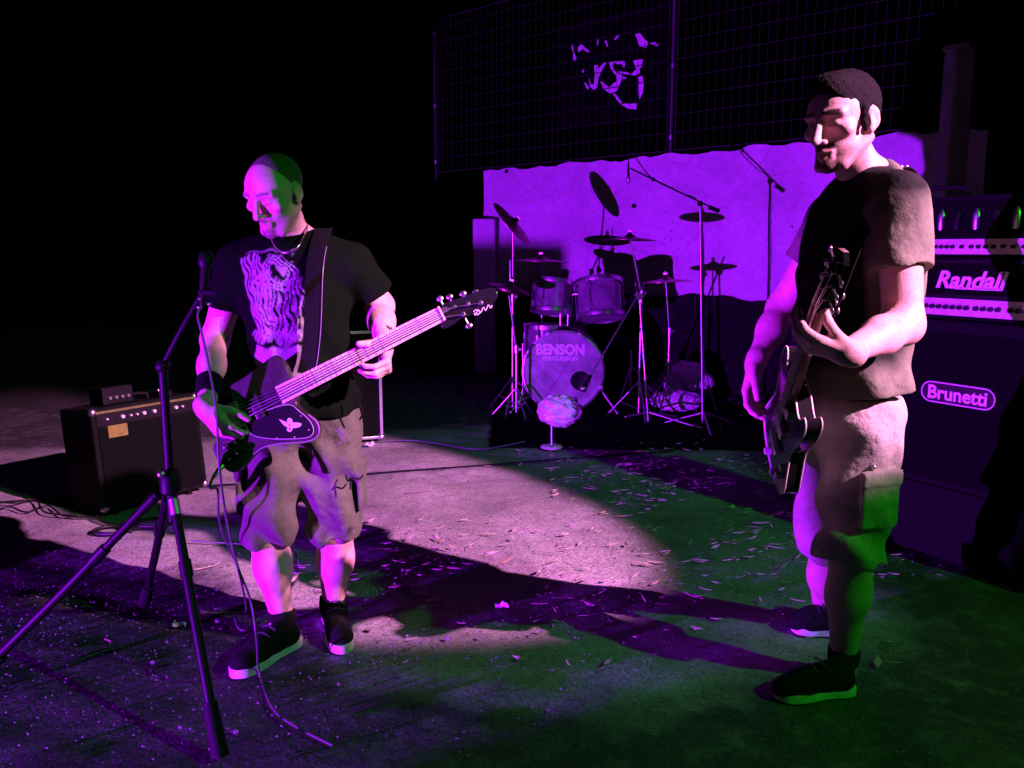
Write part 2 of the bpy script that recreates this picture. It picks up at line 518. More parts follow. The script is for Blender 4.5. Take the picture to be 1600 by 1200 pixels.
# ------------------------------------------------------------------ organic shapes: a distance field turned into one skin
class Field:
    def __init__(s, lo, hi, h):
        s.lo = V(lo); s.h = h
        n = np.ceil((V(hi) - s.lo) / h).astype(int) + 1
        s.n = n
        s.ax = [(s.lo[i] + h * np.arange(n[i])).astype(np.float32) for i in range(3)]
        s.F = np.full(tuple(n), 0.3, np.float32)
    def sub(s, lo, hi):
        i0 = np.clip(np.floor((V(lo) - s.lo) / s.h).astype(int), 0, s.n - 1)
        i1 = np.clip(np.ceil((V(hi) - s.lo) / s.h).astype(int) + 1, 1, s.n)
        sl = tuple(slice(a, b) for a, b in zip(i0, i1))
        X = s.ax[0][sl[0]][:, None, None]; Y = s.ax[1][sl[1]][None, :, None]; Z = s.ax[2][sl[2]][None, None, :]
        return sl, X, Y, Z
    def comb(s, sl, d, k, op):
        A = s.F[sl]
        if A.size == 0: return
        if op == 'add':
            if k > 0:
                hh = np.maximum(k - np.abs(A - d), 0) / k
                s.F[sl] = np.minimum(A, d) - hh * hh * k * 0.25
            else: s.F[sl] = np.minimum(A, d)
        elif op == 'sub':
            if k > 0:
                hh = np.maximum(k - np.abs(A + d), 0) / k
                s.F[sl] = np.maximum(A, -d) + hh * hh * k * 0.25
            else: s.F[sl] = np.maximum(A, -d)
    def cap(s, a, b, ra, rb=None, k=0.02, op='add', flat=False):
        a = V(a); b = V(b); rb = ra if rb is None else rb
        m = max(ra, rb) + k + 4 * s.h
        sl, X, Y, Z = s.sub(np.minimum(a, b) - m, np.maximum(a, b) + m)
        ba = b - a; L2 = max(float(ba @ ba), 1e-9)
        px, py, pz = X - a[0], Y - a[1], Z - a[2]
        t = np.clip((px * ba[0] + py * ba[1] + pz * ba[2]) / L2, 0, 1)
        d = np.sqrt((px - t * ba[0]) ** 2 + (py - t * ba[1]) ** 2 + (pz - t * ba[2]) ** 2) - (ra + (rb - ra) * t)
        if flat:
            bd = ba / math.sqrt(L2)
            d = np.maximum(d, (X - b[0]) * bd[0] + (Y - b[1]) * bd[1] + (Z - b[2]) * bd[2])
        s.comb(sl, d.astype(np.float32), k, op)
        return s
    def chain(s, pts, rs, k=0.02):
        for i in range(len(pts) - 1): s.cap(pts[i], pts[i + 1], rs[i], rs[i + 1], k)
        return s
    def ell(s, c, r, A=None, k=0.02, op='add'):
        c = V(c); r = V(r); A = np.eye(3) if A is None else np.array(A)
        m = r.max() + k + 4 * s.h
        sl, X, Y, Z = s.sub(c - m, c + m)
        px, py, pz = X - c[0], Y - c[1], Z - c[2]
        k0 = 0; k1 = 0
        for i in range(3):
            q = px * A[i][0] + py * A[i][1] + pz * A[i][2]
            k0 = k0 + (q / r[i]) ** 2; k1 = k1 + (q / (r[i] * r[i])) ** 2
        k0 = np.sqrt(k0); k1 = np.sqrt(k1) + 1e-6
        d = k0 * (k0 - 1) / k1
        s.comb(sl, d.astype(np.float32), k, op)
        return s
    def rbox(s, c, half, A=None, rad=0.01, k=0.01, op='add'):
        c = V(c); half = V(half); A = np.eye(3) if A is None else np.array(A)
        m = np.linalg.norm(half) + k + 4 * s.h
        sl, X, Y, Z = s.sub(c - m, c + m)
        px, py, pz = X - c[0], Y - c[1], Z - c[2]
        q = [np.abs(px * A[i][0] + py * A[i][1] + pz * A[i][2]) - (half[i] - rad) for i in range(3)]
        d = np.sqrt(sum(np.maximum(t, 0) ** 2 for t in q)) + np.minimum(np.maximum(np.maximum(q[0], q[1]), q[2]), 0) - rad
        s.comb(sl, d.astype(np.float32), k, op)
        return s
    def grid(s):
        return s.ax[0][:, None, None], s.ax[1][None, :, None], s.ax[2][None, None, :]
    def cut(s, p, n, where=None):
        """remove what lies beyond the plane (p, n points outwards); where = (centre, radius) limits the cut"""
        n = nrm(n); p = V(p)
        if where is None:
            sl = (slice(None),) * 3; X, Y, Z = s.grid()
        else:
            c, r = V(where[0]), where[1]
            sl, X, Y, Z = s.sub(c - r, c + r)
        d = (X - p[0]) * n[0] + (Y - p[1]) * n[1] + (Z - p[2]) * n[2]
        if where is not None:
            d = np.where((X - c[0]) ** 2 + (Y - c[1]) ** 2 + (Z - c[2]) ** 2 < r * r, d, -1.0)
        s.F[sl] = np.maximum(s.F[sl], d.astype(np.float32))
        return s
    def wave(s, amp, dirs, freq, phase=0.0, gate=None):
        """soft cloth folds: ridges running square to dirs"""
        X, Y, Z = s.grid()
        q = X * dirs[0] + Y * dirs[1] + Z * dirs[2]
        wob = 0.35 * np.sin(Z * 17.0 + X * 9.0 + phase) + 0.3 * np.sin(Y * 23.0 - X * 13.0 + 2 * phase)
        g = 1.0 if gate is None else gate(X, Y, Z)
        s.F += (amp * np.sin(q * freq + phase + 2.0 * wob) * g).astype(np.float32)
        return s
    def shell(s, t):
        s.F = np.maximum(s.F, -(s.F + t))
        return s
    def mesh(s):
        F = s.F; S = F < 0
        nx, ny, nz = F.shape
        c = np.zeros((nx - 1, ny - 1, nz - 1), np.int8)
        offs = [(i, j, k) for i in (0, 1) for j in (0, 1) for k in (0, 1)]
        for i, j, k in offs: c += S[i:nx - 1 + i, j:ny - 1 + j, k:nz - 1 + k]
        act = (c > 0) & (c < 8)
        I, J, K = np.nonzero(act)
        idx = np.full(c.shape, -1, np.int32); idx[act] = np.arange(len(I))
        vals = {o: F[I + o[0], J + o[1], K + o[2]] for o in offs}
        acc = np.zeros((len(I), 3)); cnt = np.zeros(len(I))
        for a in offs:
            for ax in range(3):
                if a[ax] == 0:
                    b = tuple(a[q] + (1 if q == ax else 0) for q in range(3))
                    va, vb = vals[a], vals[b]
                    m = (va < 0) != (vb < 0)
                    t = np.where(m, va / np.where(m, va - vb, 1), 0)
                    for q in range(3):
                        acc[:, q] += m * (a[q] + (t if q == ax else 0))
                    cnt += m
        vs = s.lo + s.h * (np.stack([I, J, K], 1) + acc / cnt[:, None])
        quads = []
        for ax in range(3):
            o1, o2 = (ax + 1) % 3, (ax + 2) % 3
            lo = [slice(1, -1)] * 3; hi = [slice(1, -1)] * 3
            lo[ax] = slice(0, -1); hi[ax] = slice(1, None)
            A, B = S[tuple(lo)], S[tuple(hi)]
            q = np.stack(np.nonzero(A != B), 1)
            if not len(q): continue
            base = q.copy(); base[:, o1] += 1; base[:, o2] += 1
            sgn = S[base[:, 0], base[:, 1], base[:, 2]]
            def at(d1, d2):
                b = base.copy(); b[:, o1] += d1; b[:, o2] += d2
                return idx[b[:, 0], b[:, 1], b[:, 2]]
            Q = np.stack([at(-1, -1), at(0, -1), at(0, 0), at(-1, 0)], 1)
            Q[~sgn] = Q[~sgn][:, ::-1]
            quads.append(Q)
        Q = np.concatenate(quads)
        Q = Q[(Q >= 0).all(1)]
        return vs, Q

def organic(field, name, material, parent=None, tint=None, loc=None, relax=1):
    vs, Q = field.mesh()
    # one or two passes of surface relaxing take the grid's stair-steps out
    for _ in range(relax):
        acc = np.zeros_like(vs); cnt = np.zeros(len(vs))
        for a in range(4):
            b = (a + 1) % 4
            np.add.at(acc, Q[:, a], vs[Q[:, b]]); np.add.at(cnt, Q[:, a], 1)
        vs = vs * 0.45 + 0.55 * acc / np.maximum(cnt, 1)[:, None]
    org = origin_of(parent) if parent is not None else (np.zeros(3) if loc is None else V(loc))
    me = bpy.data.meshes.new(name)
    me.vertices.add(len(vs)); me.vertices.foreach_set('co', (vs - org).astype(np.float32).ravel())
    me.loops.add(Q.size); me.loops.foreach_set('vertex_index', Q.astype(np.int32).ravel())
    me.polygons.add(len(Q))
    me.polygons.foreach_set('loop_start', np.arange(0, Q.size, 4, dtype=np.int32))
    me.polygons.foreach_set('use_smooth', np.ones(len(Q), bool))
    me.update(calc_edges=True)
    me.validate()
    if tint is not None:
        c = np.ones((len(vs), 4), np.float32); c[:, :3] = tint(vs)
        at = me.color_attributes.new('tint', 'FLOAT_COLOR', 'POINT')
        at.data.foreach_set('color', c.ravel())
    me.materials.append(M[material])
    o = bpy.data.objects.new(name, me)
    COL.objects.link(o)
    if parent is not None: o.parent = parent
    else: o.location = tuple(org)
    return o

def stroke_dist(p2, pts):
    """distance of 2-D points p2 to a polyline"""
    best = np.full(len(p2), 1e9)
    for a, b in zip(pts[:-1], pts[1:]):
        a = V(a); b = V(b); ba = b - a
        t = np.clip(((p2 - a) @ ba) / max(ba @ ba, 1e-12), 0, 1)
        best = np.minimum(best, np.linalg.norm(p2 - a - t[:, None] * ba, axis=1))
    return best

# ================================================================== stage lamps (they stand outside the picture)
def stage_lamp(key, label, stand_top=None, sz=1.0):
    pos, aim, colr, watts, deg, blend, rad = LAMPS[key]
    pos = V(pos); d = nrm(V(aim) - pos)
    t = thing('stage_lamp', label, 'stage lamp', (pos[0], pos[1], 0 if stand_top is None else pos[2] - 0.2), 'stage lamps')
    back = pos - d * 0.26 * sz
    m = MB(); m.lathe(back, d, [(a * sz, b * sz) for a, b in ((0.0, 0.0), (0.06, 0.0), (0.095, 0.06), (0.1, 0.24), (0.094, 0.24), (0.09, 0.07), (0.0, 0.05))], 20)
    m.build('housing', 'lamp_can', t, smooth=35)
    m = MB(); m.lathe(pos - d * 0.05 * sz, d, [(0.0, 0.004), (0.05 * sz, 0.003), (0.088 * sz, 0.0)], 20)
    m.build('lens', mat('lens_' + key, (0.05, 0.05, 0.05), 0.2, emit=colr, estr=2.0), t, smooth=60)
    side = nrm(np.cross(d, V(0, 0, 1))); c = pos - d * 0.14 * sz
    low = V(c[0], c[1], max(0.012, c[2] - 0.17))
    m = MB(); m.tube([c + side * 0.105 * sz, c + side * 0.115 * sz + (low - c) * .4, low + side * 0.09 * sz, low - side * 0.09 * sz, c - side * 0.115 * sz + (low - c) * .4, c - side * 0.105 * sz], 0.008 * sz, 6, 3)
    m.build('yoke', 'lamp_can', t, smooth=60)
    if stand_top is None:
        m = MB()
        for k in range(3):
            a = k * 2.094 + 0.4
            m.tube([(low[0], low[1], 0.012), (low[0] + 0.17 * math.cos(a), low[1] + 0.17 * math.sin(a), 0.008)], 0.008, 6)
        m.build('foot', 'lamp_can', t, smooth=60)
    ld = bpy.data.lights.new('bulb', 'SPOT')
    ld.energy = watts; ld.color = colr
    ld.spot_size = math.radians(deg); ld.spot_blend = blend; ld.shadow_soft_size = rad
    lo = bpy.data.objects.new('bulb', ld)
    COL.objects.link(lo); lo.parent = t
    lo.location = tuple(pos + d * 0.0 - origin_of(t))
    lo.rotation_euler = Vector(d).to_track_quat('-Z', 'Y').to_euler()
    return low

stage_lamp('left', 'black par lamp with violet beam standing low on the concrete', sz=.62)
# unseen wedge box added beside the low lamp; it keeps the beam off the combo amplifier
t = thing('beam_blocker', 'black wedge-shaped box added to block the low violet beam', 'speaker', (-3.40, 1.40, 0))
mt_, mn_ = nrm(V(.92, -.39, 0)), nrm(V(.39, .92, 0))
prof = [(-.17, 0.0), (.17, 0.0), (.17, .10), (-.02, .262), (-.17, .262)]
m = MB(); m.prism([V(-3.40, 1.40, .006) + mn_ * a + V(0, 0, b) + mt_ * .10 for a, b in prof], mt_, .30); m.build('box', 'tolex', t, bevel=.008)
m = MB(); gn = nrm(mn_ * .162 + V(0, 0, .19)); m.box(V(-3.40, 1.40, .187) + mn_ * .078 - mt_ * .05, (.26, .24, .008), (mt_, np.cross(gn, mt_), gn)); m.build('grille', 'grille', t)
la = stage_lamp('key', 'black par lamp with pink beam high on the lighting tripod', 1)
lb = stage_lamp('green', 'black par lamp added as green fill high on the lighting tripod', 1)
mid = (la + lb) / 2
t = thing('lighting_stand', 'tall black tripod stand carrying the pink lamp and the added green fill', 'stand', (mid[0], mid[1], 0))
m = MB(); m.cyl((mid[0], mid[1], 0.35), (mid[0], mid[1], mid[2] - 0.02), 0.017, n=10); m.build('pole', 'dark_metal', t, smooth=60)
m = MB(); m.tube([la, lb], 0.015, 8); m.build('crossbar', 'dark_metal', t, smooth=60)
for k in range(3):
    a = k * 2.094 + 0.2
    m = MB(); m.tube([(mid[0], mid[1], 0.85), (mid[0] + 0.55 * math.cos(a), mid[1] + 0.55 * math.sin(a), 0.012)], 0.011, 8); m.build('leg', 'dark_metal', t, smooth=60)

# ================================================================== ground
def sheet(name, pts, z, material, div=0):
    m = MB(); m.add([(x, y, z) for x, y in pts], [tuple(range(len(pts)))])
    return meta(m.build(name, material), kind='structure')

sheet('ground', [(-150, -150), (150, -150), (150, 150), (-150, 150)], -0.02, 'soil')

def patch(name, x0, x1, y0, y1, nx, ny, zf, material):
    xs = np.linspace(x0, x1, nx); ys = np.linspace(y0, y1, ny)
    X, Y = np.meshgrid(xs, ys)
    vs = np.stack([X.ravel(), Y.ravel(), zf(X, Y).ravel()], 1)
    fs = [(j * nx + i, j * nx + i + 1, (j + 1) * nx + i + 1, (j + 1) * nx + i) for j in range(ny - 1) for i in range(nx - 1)]
    m = MB(); m.add(vs, fs)
    return meta(m.build(name, material, smooth=180), kind='structure')

def lumps(X, Y):
    return (0.003 * np.sin(X * 5.1 + 1.3 * np.sin(Y * 3.7)) * np.sin(Y * 4.3 + 0.7)
            + 0.002 * np.sin(X * 13.0 + Y * 7.0) * np.sin(Y * 17.0 - X * 5.0)) - 0.005
# one sheet: smooth worn concrete in the middle of the yard, rough asphalt round it
yard = patch('yard', -7, 9, -2, 12, 321, 281, lumps, 'asphalt')
g = lambda px, py: tuple(G(px, py)[:2])
ja, jb = V(*g(540, 744)), V(*g(800, 724)); jd = nrm(jb - ja); jn = V(-jd[1], jd[0])
PAVED = [[tuple(ja + jd * 2.6), g(1300, 840), g(1420, 1000), g(1000, 1120), g(560, 1062), g(480, 992), g(380, 930), g(335, 885), g(130, 905), g(-200, 860), g(-200, 775), g(150, 765), tuple(ja - jd * 1.6)],
         [tuple(ja - jd * 3.2), tuple(ja + jd * 2.2), tuple(ja + jd * 2.0 + jn * 1.15), tuple(ja - jd * 3 + jn * 1.4)]]
n = len(yard.data.vertices); co = np.zeros(n * 3); yard.data.vertices.foreach_get('co', co)
co = co.reshape(-1, 3)[:, :2] + np.array(yard.location)[:2]
mask = np.zeros(n)
for poly in PAVED:
    ins = np.zeros(n, bool); L = len(poly)
    for k in range(L):
        (x0, y0), (x1, y1) = poly[k], poly[(k + 1) % L]
        c_ = ((y0 > co[:, 1]) != (y1 > co[:, 1])) & (co[:, 0] < (x1 - x0) * (co[:, 1] - y0) / (y1 - y0 + 1e-12) + x0)
        ins ^= c_
    d = stroke_dist(co, [V(*p) for p in poly] + [V(*poly[0])])
    mask = np.maximum(mask, np.clip(.5 + np.where(ins, d, -d) / .22, 0, 1))
at = yard.data.attributes.new('paving', 'FLOAT', 'POINT'); at.data.foreach_set('value', mask.astype(np.float32))
# tarred joint across the concrete
m = MB(); jp = [V(*(ja + jd * s_ + jn * .006 * math.sin(s_ * 5)), .0035) for s_ in np.arange(-2.0, 2.3, .1)]
m.ribbon(jp, .014, V(jn[0], jn[1], 0), .006); o = m.build('tar_joint', 'tar_and_shade', yard)

# ---------------- wall behind the drums
WL, WR = P(755, 268, 9.6), P(1545, 205, 6.15)
WZ = WL[2]
wt = nrm(V(WR[0] - WL[0], WR[1] - WL[1], 0)); wn = V(wt[1], -wt[0], 0)
WLEN = np.linalg.norm((WR - WL)[:2])
t = thing('concrete_wall', 'low pale concrete wall with uneven top edge behind the drum kit', 'wall', (WL[0], WL[1], 0))
m = MB()
nx, nz = 90, 26
vs = []
for j in range(nz + 1):
    for i in range(nx + 1):
        s_ = WLEN * i / nx
        top = WZ + 0.012 * math.sin(s_ * 6.1) + 0.010 * math.sin(s_ * 15.7 + 1) + RNG.normal(0, 0.004)
        z = top * j / nz
        d = 0.008 * math.sin(s_ * 3.3 + z * 2) + 0.006 * math.sin(z * 9 + s_ * 1.7) + RNG.normal(0, 0.0016)
        vs.append(V(WL[0], WL[1], 0) + wt * s_ + wn * d + V(0, 0, z))
n0 = len(vs)
vs += [p - wn * 0.22 for p in vs]
W1 = nx + 1
fs = []
for j in range(nz):
    for i in range(nx):
        a, b, c, d = j * W1 + i, j * W1 + i + 1, (j + 1) * W1 + i + 1, (j + 1) * W1 + i
        fs.append((a, b, c, d)); fs.append((d + n0, c + n0, b + n0, a + n0))
for i in range(nx):
    a, b = nz * W1 + i, nz * W1 + i + 1
    fs.append((a, b, b + n0, a + n0))
for j in range(nz):
    a, b = j * W1, (j + 1) * W1
    fs.append((a, b, b + n0, a + n0)); a += nx; b += nx
    fs.append((b, a, a + n0, b + n0))
m.add(vs, fs); m.build('wall_face', 'wall', t, smooth=50)
# dark lower band put in to stand for the drums' shade on the wall
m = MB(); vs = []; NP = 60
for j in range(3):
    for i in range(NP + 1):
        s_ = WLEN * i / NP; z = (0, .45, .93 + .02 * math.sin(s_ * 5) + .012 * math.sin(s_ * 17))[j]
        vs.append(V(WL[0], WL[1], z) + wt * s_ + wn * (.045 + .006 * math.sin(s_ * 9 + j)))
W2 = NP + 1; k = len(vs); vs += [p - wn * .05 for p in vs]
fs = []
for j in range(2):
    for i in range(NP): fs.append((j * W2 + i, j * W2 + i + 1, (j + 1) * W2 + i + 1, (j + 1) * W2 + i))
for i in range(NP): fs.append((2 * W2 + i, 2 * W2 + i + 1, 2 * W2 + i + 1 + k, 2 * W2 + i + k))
m.add(vs, fs); m.build('shade_band', 'tar_and_shade', t, smooth=40)
# ledge at the wall's left end
lc = P(757, 360, 9.5)
m = MB(); m.box((lc[0], lc[1] - 0.05, lc[2] / 2 + 0.06), (0.24, 0.3, lc[2] + 0.12)); m.build('ledge', 'wall', t, bevel=0.02)
# small anchor plates in the wall
for px, py in ((992, 322), (998, 410), (793, 268)):
    d = ray(px, py); k = ((V(WL[0], WL[1], 0) - V(0, 0, CAM_H)) @ wn) / (d @ wn); c = V(0, 0, CAM_H) + d * k + wn * 0.02
    m = MB(); m.box(c, (0.035, 0.012, 0.035), (wt, wn, (0, 0, 1))); m.build('anchor_plate', 'dark_metal', t)

# pillar to the right
pc = P(1483, 300, 5.7)
t = thing('plaster_pillar', 'pale plaster pillar standing at the end of the concrete wall', 'pillar', (pc[0], pc[1], 0))
m = MB(); m.box((pc[0], pc[1], 1.3), (0.13, 0.16, 2.6)); m.build('shaft', 'pillar', t, bevel=0.015)
m = MB(); m.lathe((pc[0], pc[1], 2.6), (0, 0, 1), [(0.11, 0), (0.11, 0.03), (0.06, 0.05)], 4, True); m.build('cap', 'pillar', t)

# ---------------- welded mesh fence on the wall
FZ0, FZ1 = WZ + 0.05, WZ + 1.75
fo = V(WL[0], WL[1], 0) - wn * 0.11 - wt * 0.9
FL = WLEN + 1.2
PW = FL / 2.0
cut = []
sx = []
def fence_s(px):
    d = ray(px, 150); k = ((fo - V(0, 0, CAM_H)) @ wn) / (d @ wn); q = V(0, 0, CAM_H) + d * k
    return (q - fo) @ wt
s_posts = [0.0, fence_s(1050), FL]
for i in range(3):
    c = fo + wt * s_posts[i]
    t = thing('fence_post', 'thin round steel post of the mesh fence, ' + ['beside the left end of the wall', 'with bolted clamps beside the banner', 'at the pillar end of the wall'][i], 'fence post', (c[0], c[1], WZ))
    m = MB(); m.cyl((c[0], c[1], WZ - 0.05), (c[0], c[1], FZ1 + 0.06), 0.016, n=10); m.build('tube', 'post' if i == 1 else 'wire', t, smooth=60)
    for z in (FZ0 + 0.12, FZ0 + 0.75, FZ1 - 0.15):
        m = MB(); m.cyl((c[0], c[1], z - 0.02), (c[0], c[1], z + 0.02), 0.021, n=10); m.build('clamp', 'steel', t, smooth=60)
for i in range(2):
    s0, s1 = s_posts[i] + 0.045, s_posts[i + 1] - 0.045
    c = fo + wt * (s0 + s1) / 2
    t = thing('mesh_panel', ['welded wire mesh fence panel in front of the painted banner', 'welded wire mesh fence panel reaching the plaster pillar'][i], 'fence', (c[0], c[1], FZ0))
    m = MB()
    for s_ in (s0, s1): m.cyl(fo + wt * s_ + V(0, 0, FZ0), fo + wt * s_ + V(0, 0, FZ1), 0.006, n=6)
    for z in (FZ0, FZ1): m.cyl(fo + wt * s0 + V(0, 0, z), fo + wt * s1 + V(0, 0, z), 0.006, n=6)
    m.build('frame', 'wire', t, smooth=60)
    m = MB()
    for s_ in np.arange(s0 + 0.08, s1 - 0.03, 0.08): m.cyl(fo + wt * s_ + V(0, 0, FZ0), fo + wt * s_ + V(0, 0, FZ1), 0.0022, n=4, caps=False)
    o = m.build('vertical_wires', 'wire', t); o['kind'] = 'stuff'
    m = MB()
    for z in np.arange(FZ0 + 0.16, FZ1 - 0.03, 0.16): m.cyl(fo + wt * s0 + wn * 0.005 + V(0, 0, z), fo + wt * s1 + wn * 0.005 + V(0, 0, z), 0.0032, n=4, caps=False)
    o = m.build('horizontal_wires', 'wire', t); o['kind'] = 'stuff'

# ---------------- torn banner behind the mesh with a pale painted sign
bo = fo - wn * 0.05
def bp_(zx, zy, off=0.0):
    px, py = 860 + zx / 5.333, 30 + zy / 5.333
    return on_plane(px, py, bo + wn * off, wn)
t = thing('banner', 'black cloth banner with a pale jagged painted emblem behind the mesh fence', 'banner', (*bp_(560, 500)[:2], FZ0))
m = MB()
c00, c11 = bp_(40, 60), bp_(1000, 800)
sA, sB = (c00 - bo) @ wt, (c11 - bo) @ wt
vs, fs = [], []
for j in range(13):
    for i in range(17):
        s_ = sA + (sB - sA) * i / 16; z = c11[2] + (c00[2] - c11[2]) * j / 12
        vs.append(bo + wt * s_ + V(0, 0, z) - wn * (0.03 + 0.012 * math.sin(i * 1.1 + j * 0.5)))
for j in range(12):
    for i in range(16):
        fs.append((j * 17 + i, j * 17 + i + 1, j * 17 + i + 18, j * 17 + i + 17))
k = len(vs); vs += [p - wn * 0.004 for p in vs]; fs += [tuple(q + k for q in f[::-1]) for f in fs]
m.add(vs, fs); m.build('cloth', 'banner', t, smooth=60)
MARKS = [
 [(185,210),(175,235),(190,275),(188,345),(205,350),(216,320),(200,285),(190,250)],
 [(225,240),(255,208),(325,265),(310,278),(268,248),(235,275)],
 [(386,215),(394,165),(402,175),(393,218)], [(450,175),(468,180),(480,225),(470,230)], [(530,170),(550,140),(575,135),(545,170)],
 [(708,122),(750,118),(770,150),(812,190),(808,225),(785,243),(740,220),(722,170)],
 [(825,200),(870,190),(905,220),(870,222)],
 [(280,525),(295,535),(318,562),(316,585),(300,575)],
 [(365,385),(395,380),(395,420),(440,365),(465,360),(412,460),(397,500),(390,570),(360,588),(328,562),(320,490),(338,540),(362,545),(370,470)],
 [(485,360),(530,352),(520,400),(545,440),(600,470),(580,540),(550,600),(500,620),(440,580),(415,515),(440,530),(490,570),(530,530),(555,520),(550,470),(510,430)],
 [(532,352),(615,348),(622,380),(608,412),(596,372),(550,374)],
 [(550,435),(640,440),(665,460),(610,456)], [(600,475),(640,492),(600,500)],
 [(690,345),(770,333),(760,400),(742,410),(746,450),(700,470),(665,463),(715,420)],
 [(730,480),(765,473),(778,540),(770,610),(740,672),(733,600),(735,520)],
 [(520,620),(545,625),(600,700),(660,706),(722,700),(718,752),(650,746),(600,720),(560,680)],
 [(262,425),(278,418),(280,440),(268,446)],
]
for pl in MARKS:
    m = MB(); m.prism([bp_(x, y, -0.012) for x, y in pl], wn, 0.004); m.build('painted_mark', 'paper', t)

# ---------------- dark planted bank and hedge on the left, far from the lamps
def bank(X, Y):
    return 0.55 * np.clip((Y - 7.3 - 0.25 * np.sin(X * 1.7)) / 1.6, 0, 1) ** 1.4 + 0.03 * np.sin(X * 7 + Y * 5) - 0.03
o = patch('bank', -9, -1.2, 6.6, 14, 60, 50, bank, 'soil')
def leafmass(name, label, x0, x1, y0, y1, z0, z1, n, seed):
    r = np.random.default_rng(seed)
    t = thing(name, label, 'hedge', ((x0 + x1) / 2, (y0 + y1) / 2, z0))
    m = MB(); q = 0
    vs = []; fs = []
    for i in range(n):
        x = r.uniform(x0, x1); y = r.uniform(y0, y1)
        top = z1 * (0.8 + 0.2 * math.sin(x * 2.1 + seed) + 0.08 * math.sin(x * 7.3))
        z = z0 + (top - z0) * r.uniform(0, 1) ** 0.7
        a = nrm(r.normal(size=3)); b = nrm(np.cross(a, r.normal(size=3)))
        s_ = r.uniform(0.03, 0.07); p = V(x, y, z)
        vs += [p - a * s_, p + b * s_ * 0.5, p + a * s_, p - b * s_ * 0.5]; fs.append((4 * i, 4 * i + 1, 4 * i + 2, 4 * i + 3))
    m.add(vs, fs); o = m.build('foliage', 'hedge', t); o['kind'] = 'stuff'
    for i in range(6):
        x = x0 + (x1 - x0) * (i + 0.5) / 6; y = (y0 + y1) / 2
        m = MB(); m.tube([(x, y, z0 - 0.3), (x + 0.05, y, z0 + 0.5), (x - 0.08, y + .05, z1 * 0.8)], [0.03, 0.02, 0.01], 6, 3); m.build('stem', 'twig', t)
leafmass('hedge', 'dark leafy hedge on the bank beyond the bass player', -8.5, -2.7, 10.4, 11.6, 0.35, 2.6, 9000, 3)

# ================================================================== amplifiers
def knob_part(parent, c, n, r=0.011, h=0.014, material='knob', name='knob'):
    m = MB(); m.lathe(c, n, [(r, 0), (r * 0.92, h), (0.0, h)], 12); return m.build(name, material, parent, smooth=40)

def oriented_box(o, t_, n_, w_, d_, h_):
    """box whose front bottom centre is o; t_ along the front, n_ out of the front"""
    m = MB(); m.box(V(o) - n_ * d_ / 2 + V(0, 0, h_ / 2), (w_, d_, h_), (t_, -n_, (0, 0, 1))); return m

# ---- guitar stack on the right, turned towards the stage
st, sn = nrm(V(0.506, -0.862, 0)), nrm(V(-0.862, -0.506, 0))
SB = P(1498, 617, 3.5)
zcab = P(1498, 502, 3.5)[2]
base_h = 0.34
so = V(SB[0], SB[1], 0)
t = thing('flight_case', 'black flight case under the speaker cabinet with the oval badge', 'case', so - sn * 0.2)
oriented_box(so + V(0, 0, 0.03), st, sn, 0.72, 0.36, base_h - 0.03).build('box', 'tolex', t, bevel=0.006)
for a in (-0.28, 0.28):
    for b in (-0.06, -0.3):
        c = so + st * a + sn * b
        m = MB(); m.cyl(c - st * 0.015 + V(0, 0, 0.022), c + st * 0.015 + V(0, 0, 0.022), 0.022, n=10); m.build('wheel', 'rubber_black', t, smooth=50)
t = thing('speaker_cabinet', 'tall black guitar speaker cabinet with an oval outlined badge', 'speaker', so - sn * 0.2 + V(0, 0, base_h))
oriented_box(so + V(0, 0, base_h), st, sn, 0.76, 0.36, zcab - base_h).build('box', 'tolex', t, bevel=0.014)
m = MB(); m.box(so + sn * 0.004 + V(0, 0, (base_h + zcab) / 2 - 0.012), (0.69, 0.010, zcab - base_h - 0.085), (st, sn, (0, 0, 1))); m.build('grille', 'grille', t, bevel=0.003)
def ring_track(c, tx, up, a, b, r, n=10):
    pts = []
    for k in range(n + 1):
        an = -math.pi / 2 + math.pi * k / n
        pts.append(c + tx * (a + r * math.cos(an)) + up * (r * math.sin(an)))
    for k in range(n + 1):
        an = math.pi / 2 + math.pi * k / n
        pts.append(c + tx * (-a + r * math.cos(an)) + up * (r * math.sin(an)))
    return pts
up = V(0, 0, 1)
# badge: plate, raised rim and name
bw = 0.160; 
bc = SB + sn * 0.012
pts = ring_track(bc, st, up, bw - 0.042, 0, 0.042)
m = MB(); m.prism(pts, sn, 0.004); bd = m.build('badge', 'knob', t)
m = MB(); m.tube(pts + pts[:2], 0.0032, 6); m.build('badge_rim', 'white_print', bd)
text_part('Brunetti', 0.081, bc + sn * 0.001, st, up, 'white_print', bd, 'badge_name', 0.0012, 0.0022, xs=0.98)
for a, b in ((-1, 1), (1, 1), (-1, -1), (1, -1)):
    c = so + st * a * 0.365 + sn * -0.012 + V(0, 0, zcab - 0.015 if b > 0 else base_h + 0.015)
    m = MB(); m.ball(c, 0.028, 8, 5); m.build('corner_guard', 'dark_metal', t, smooth=80)

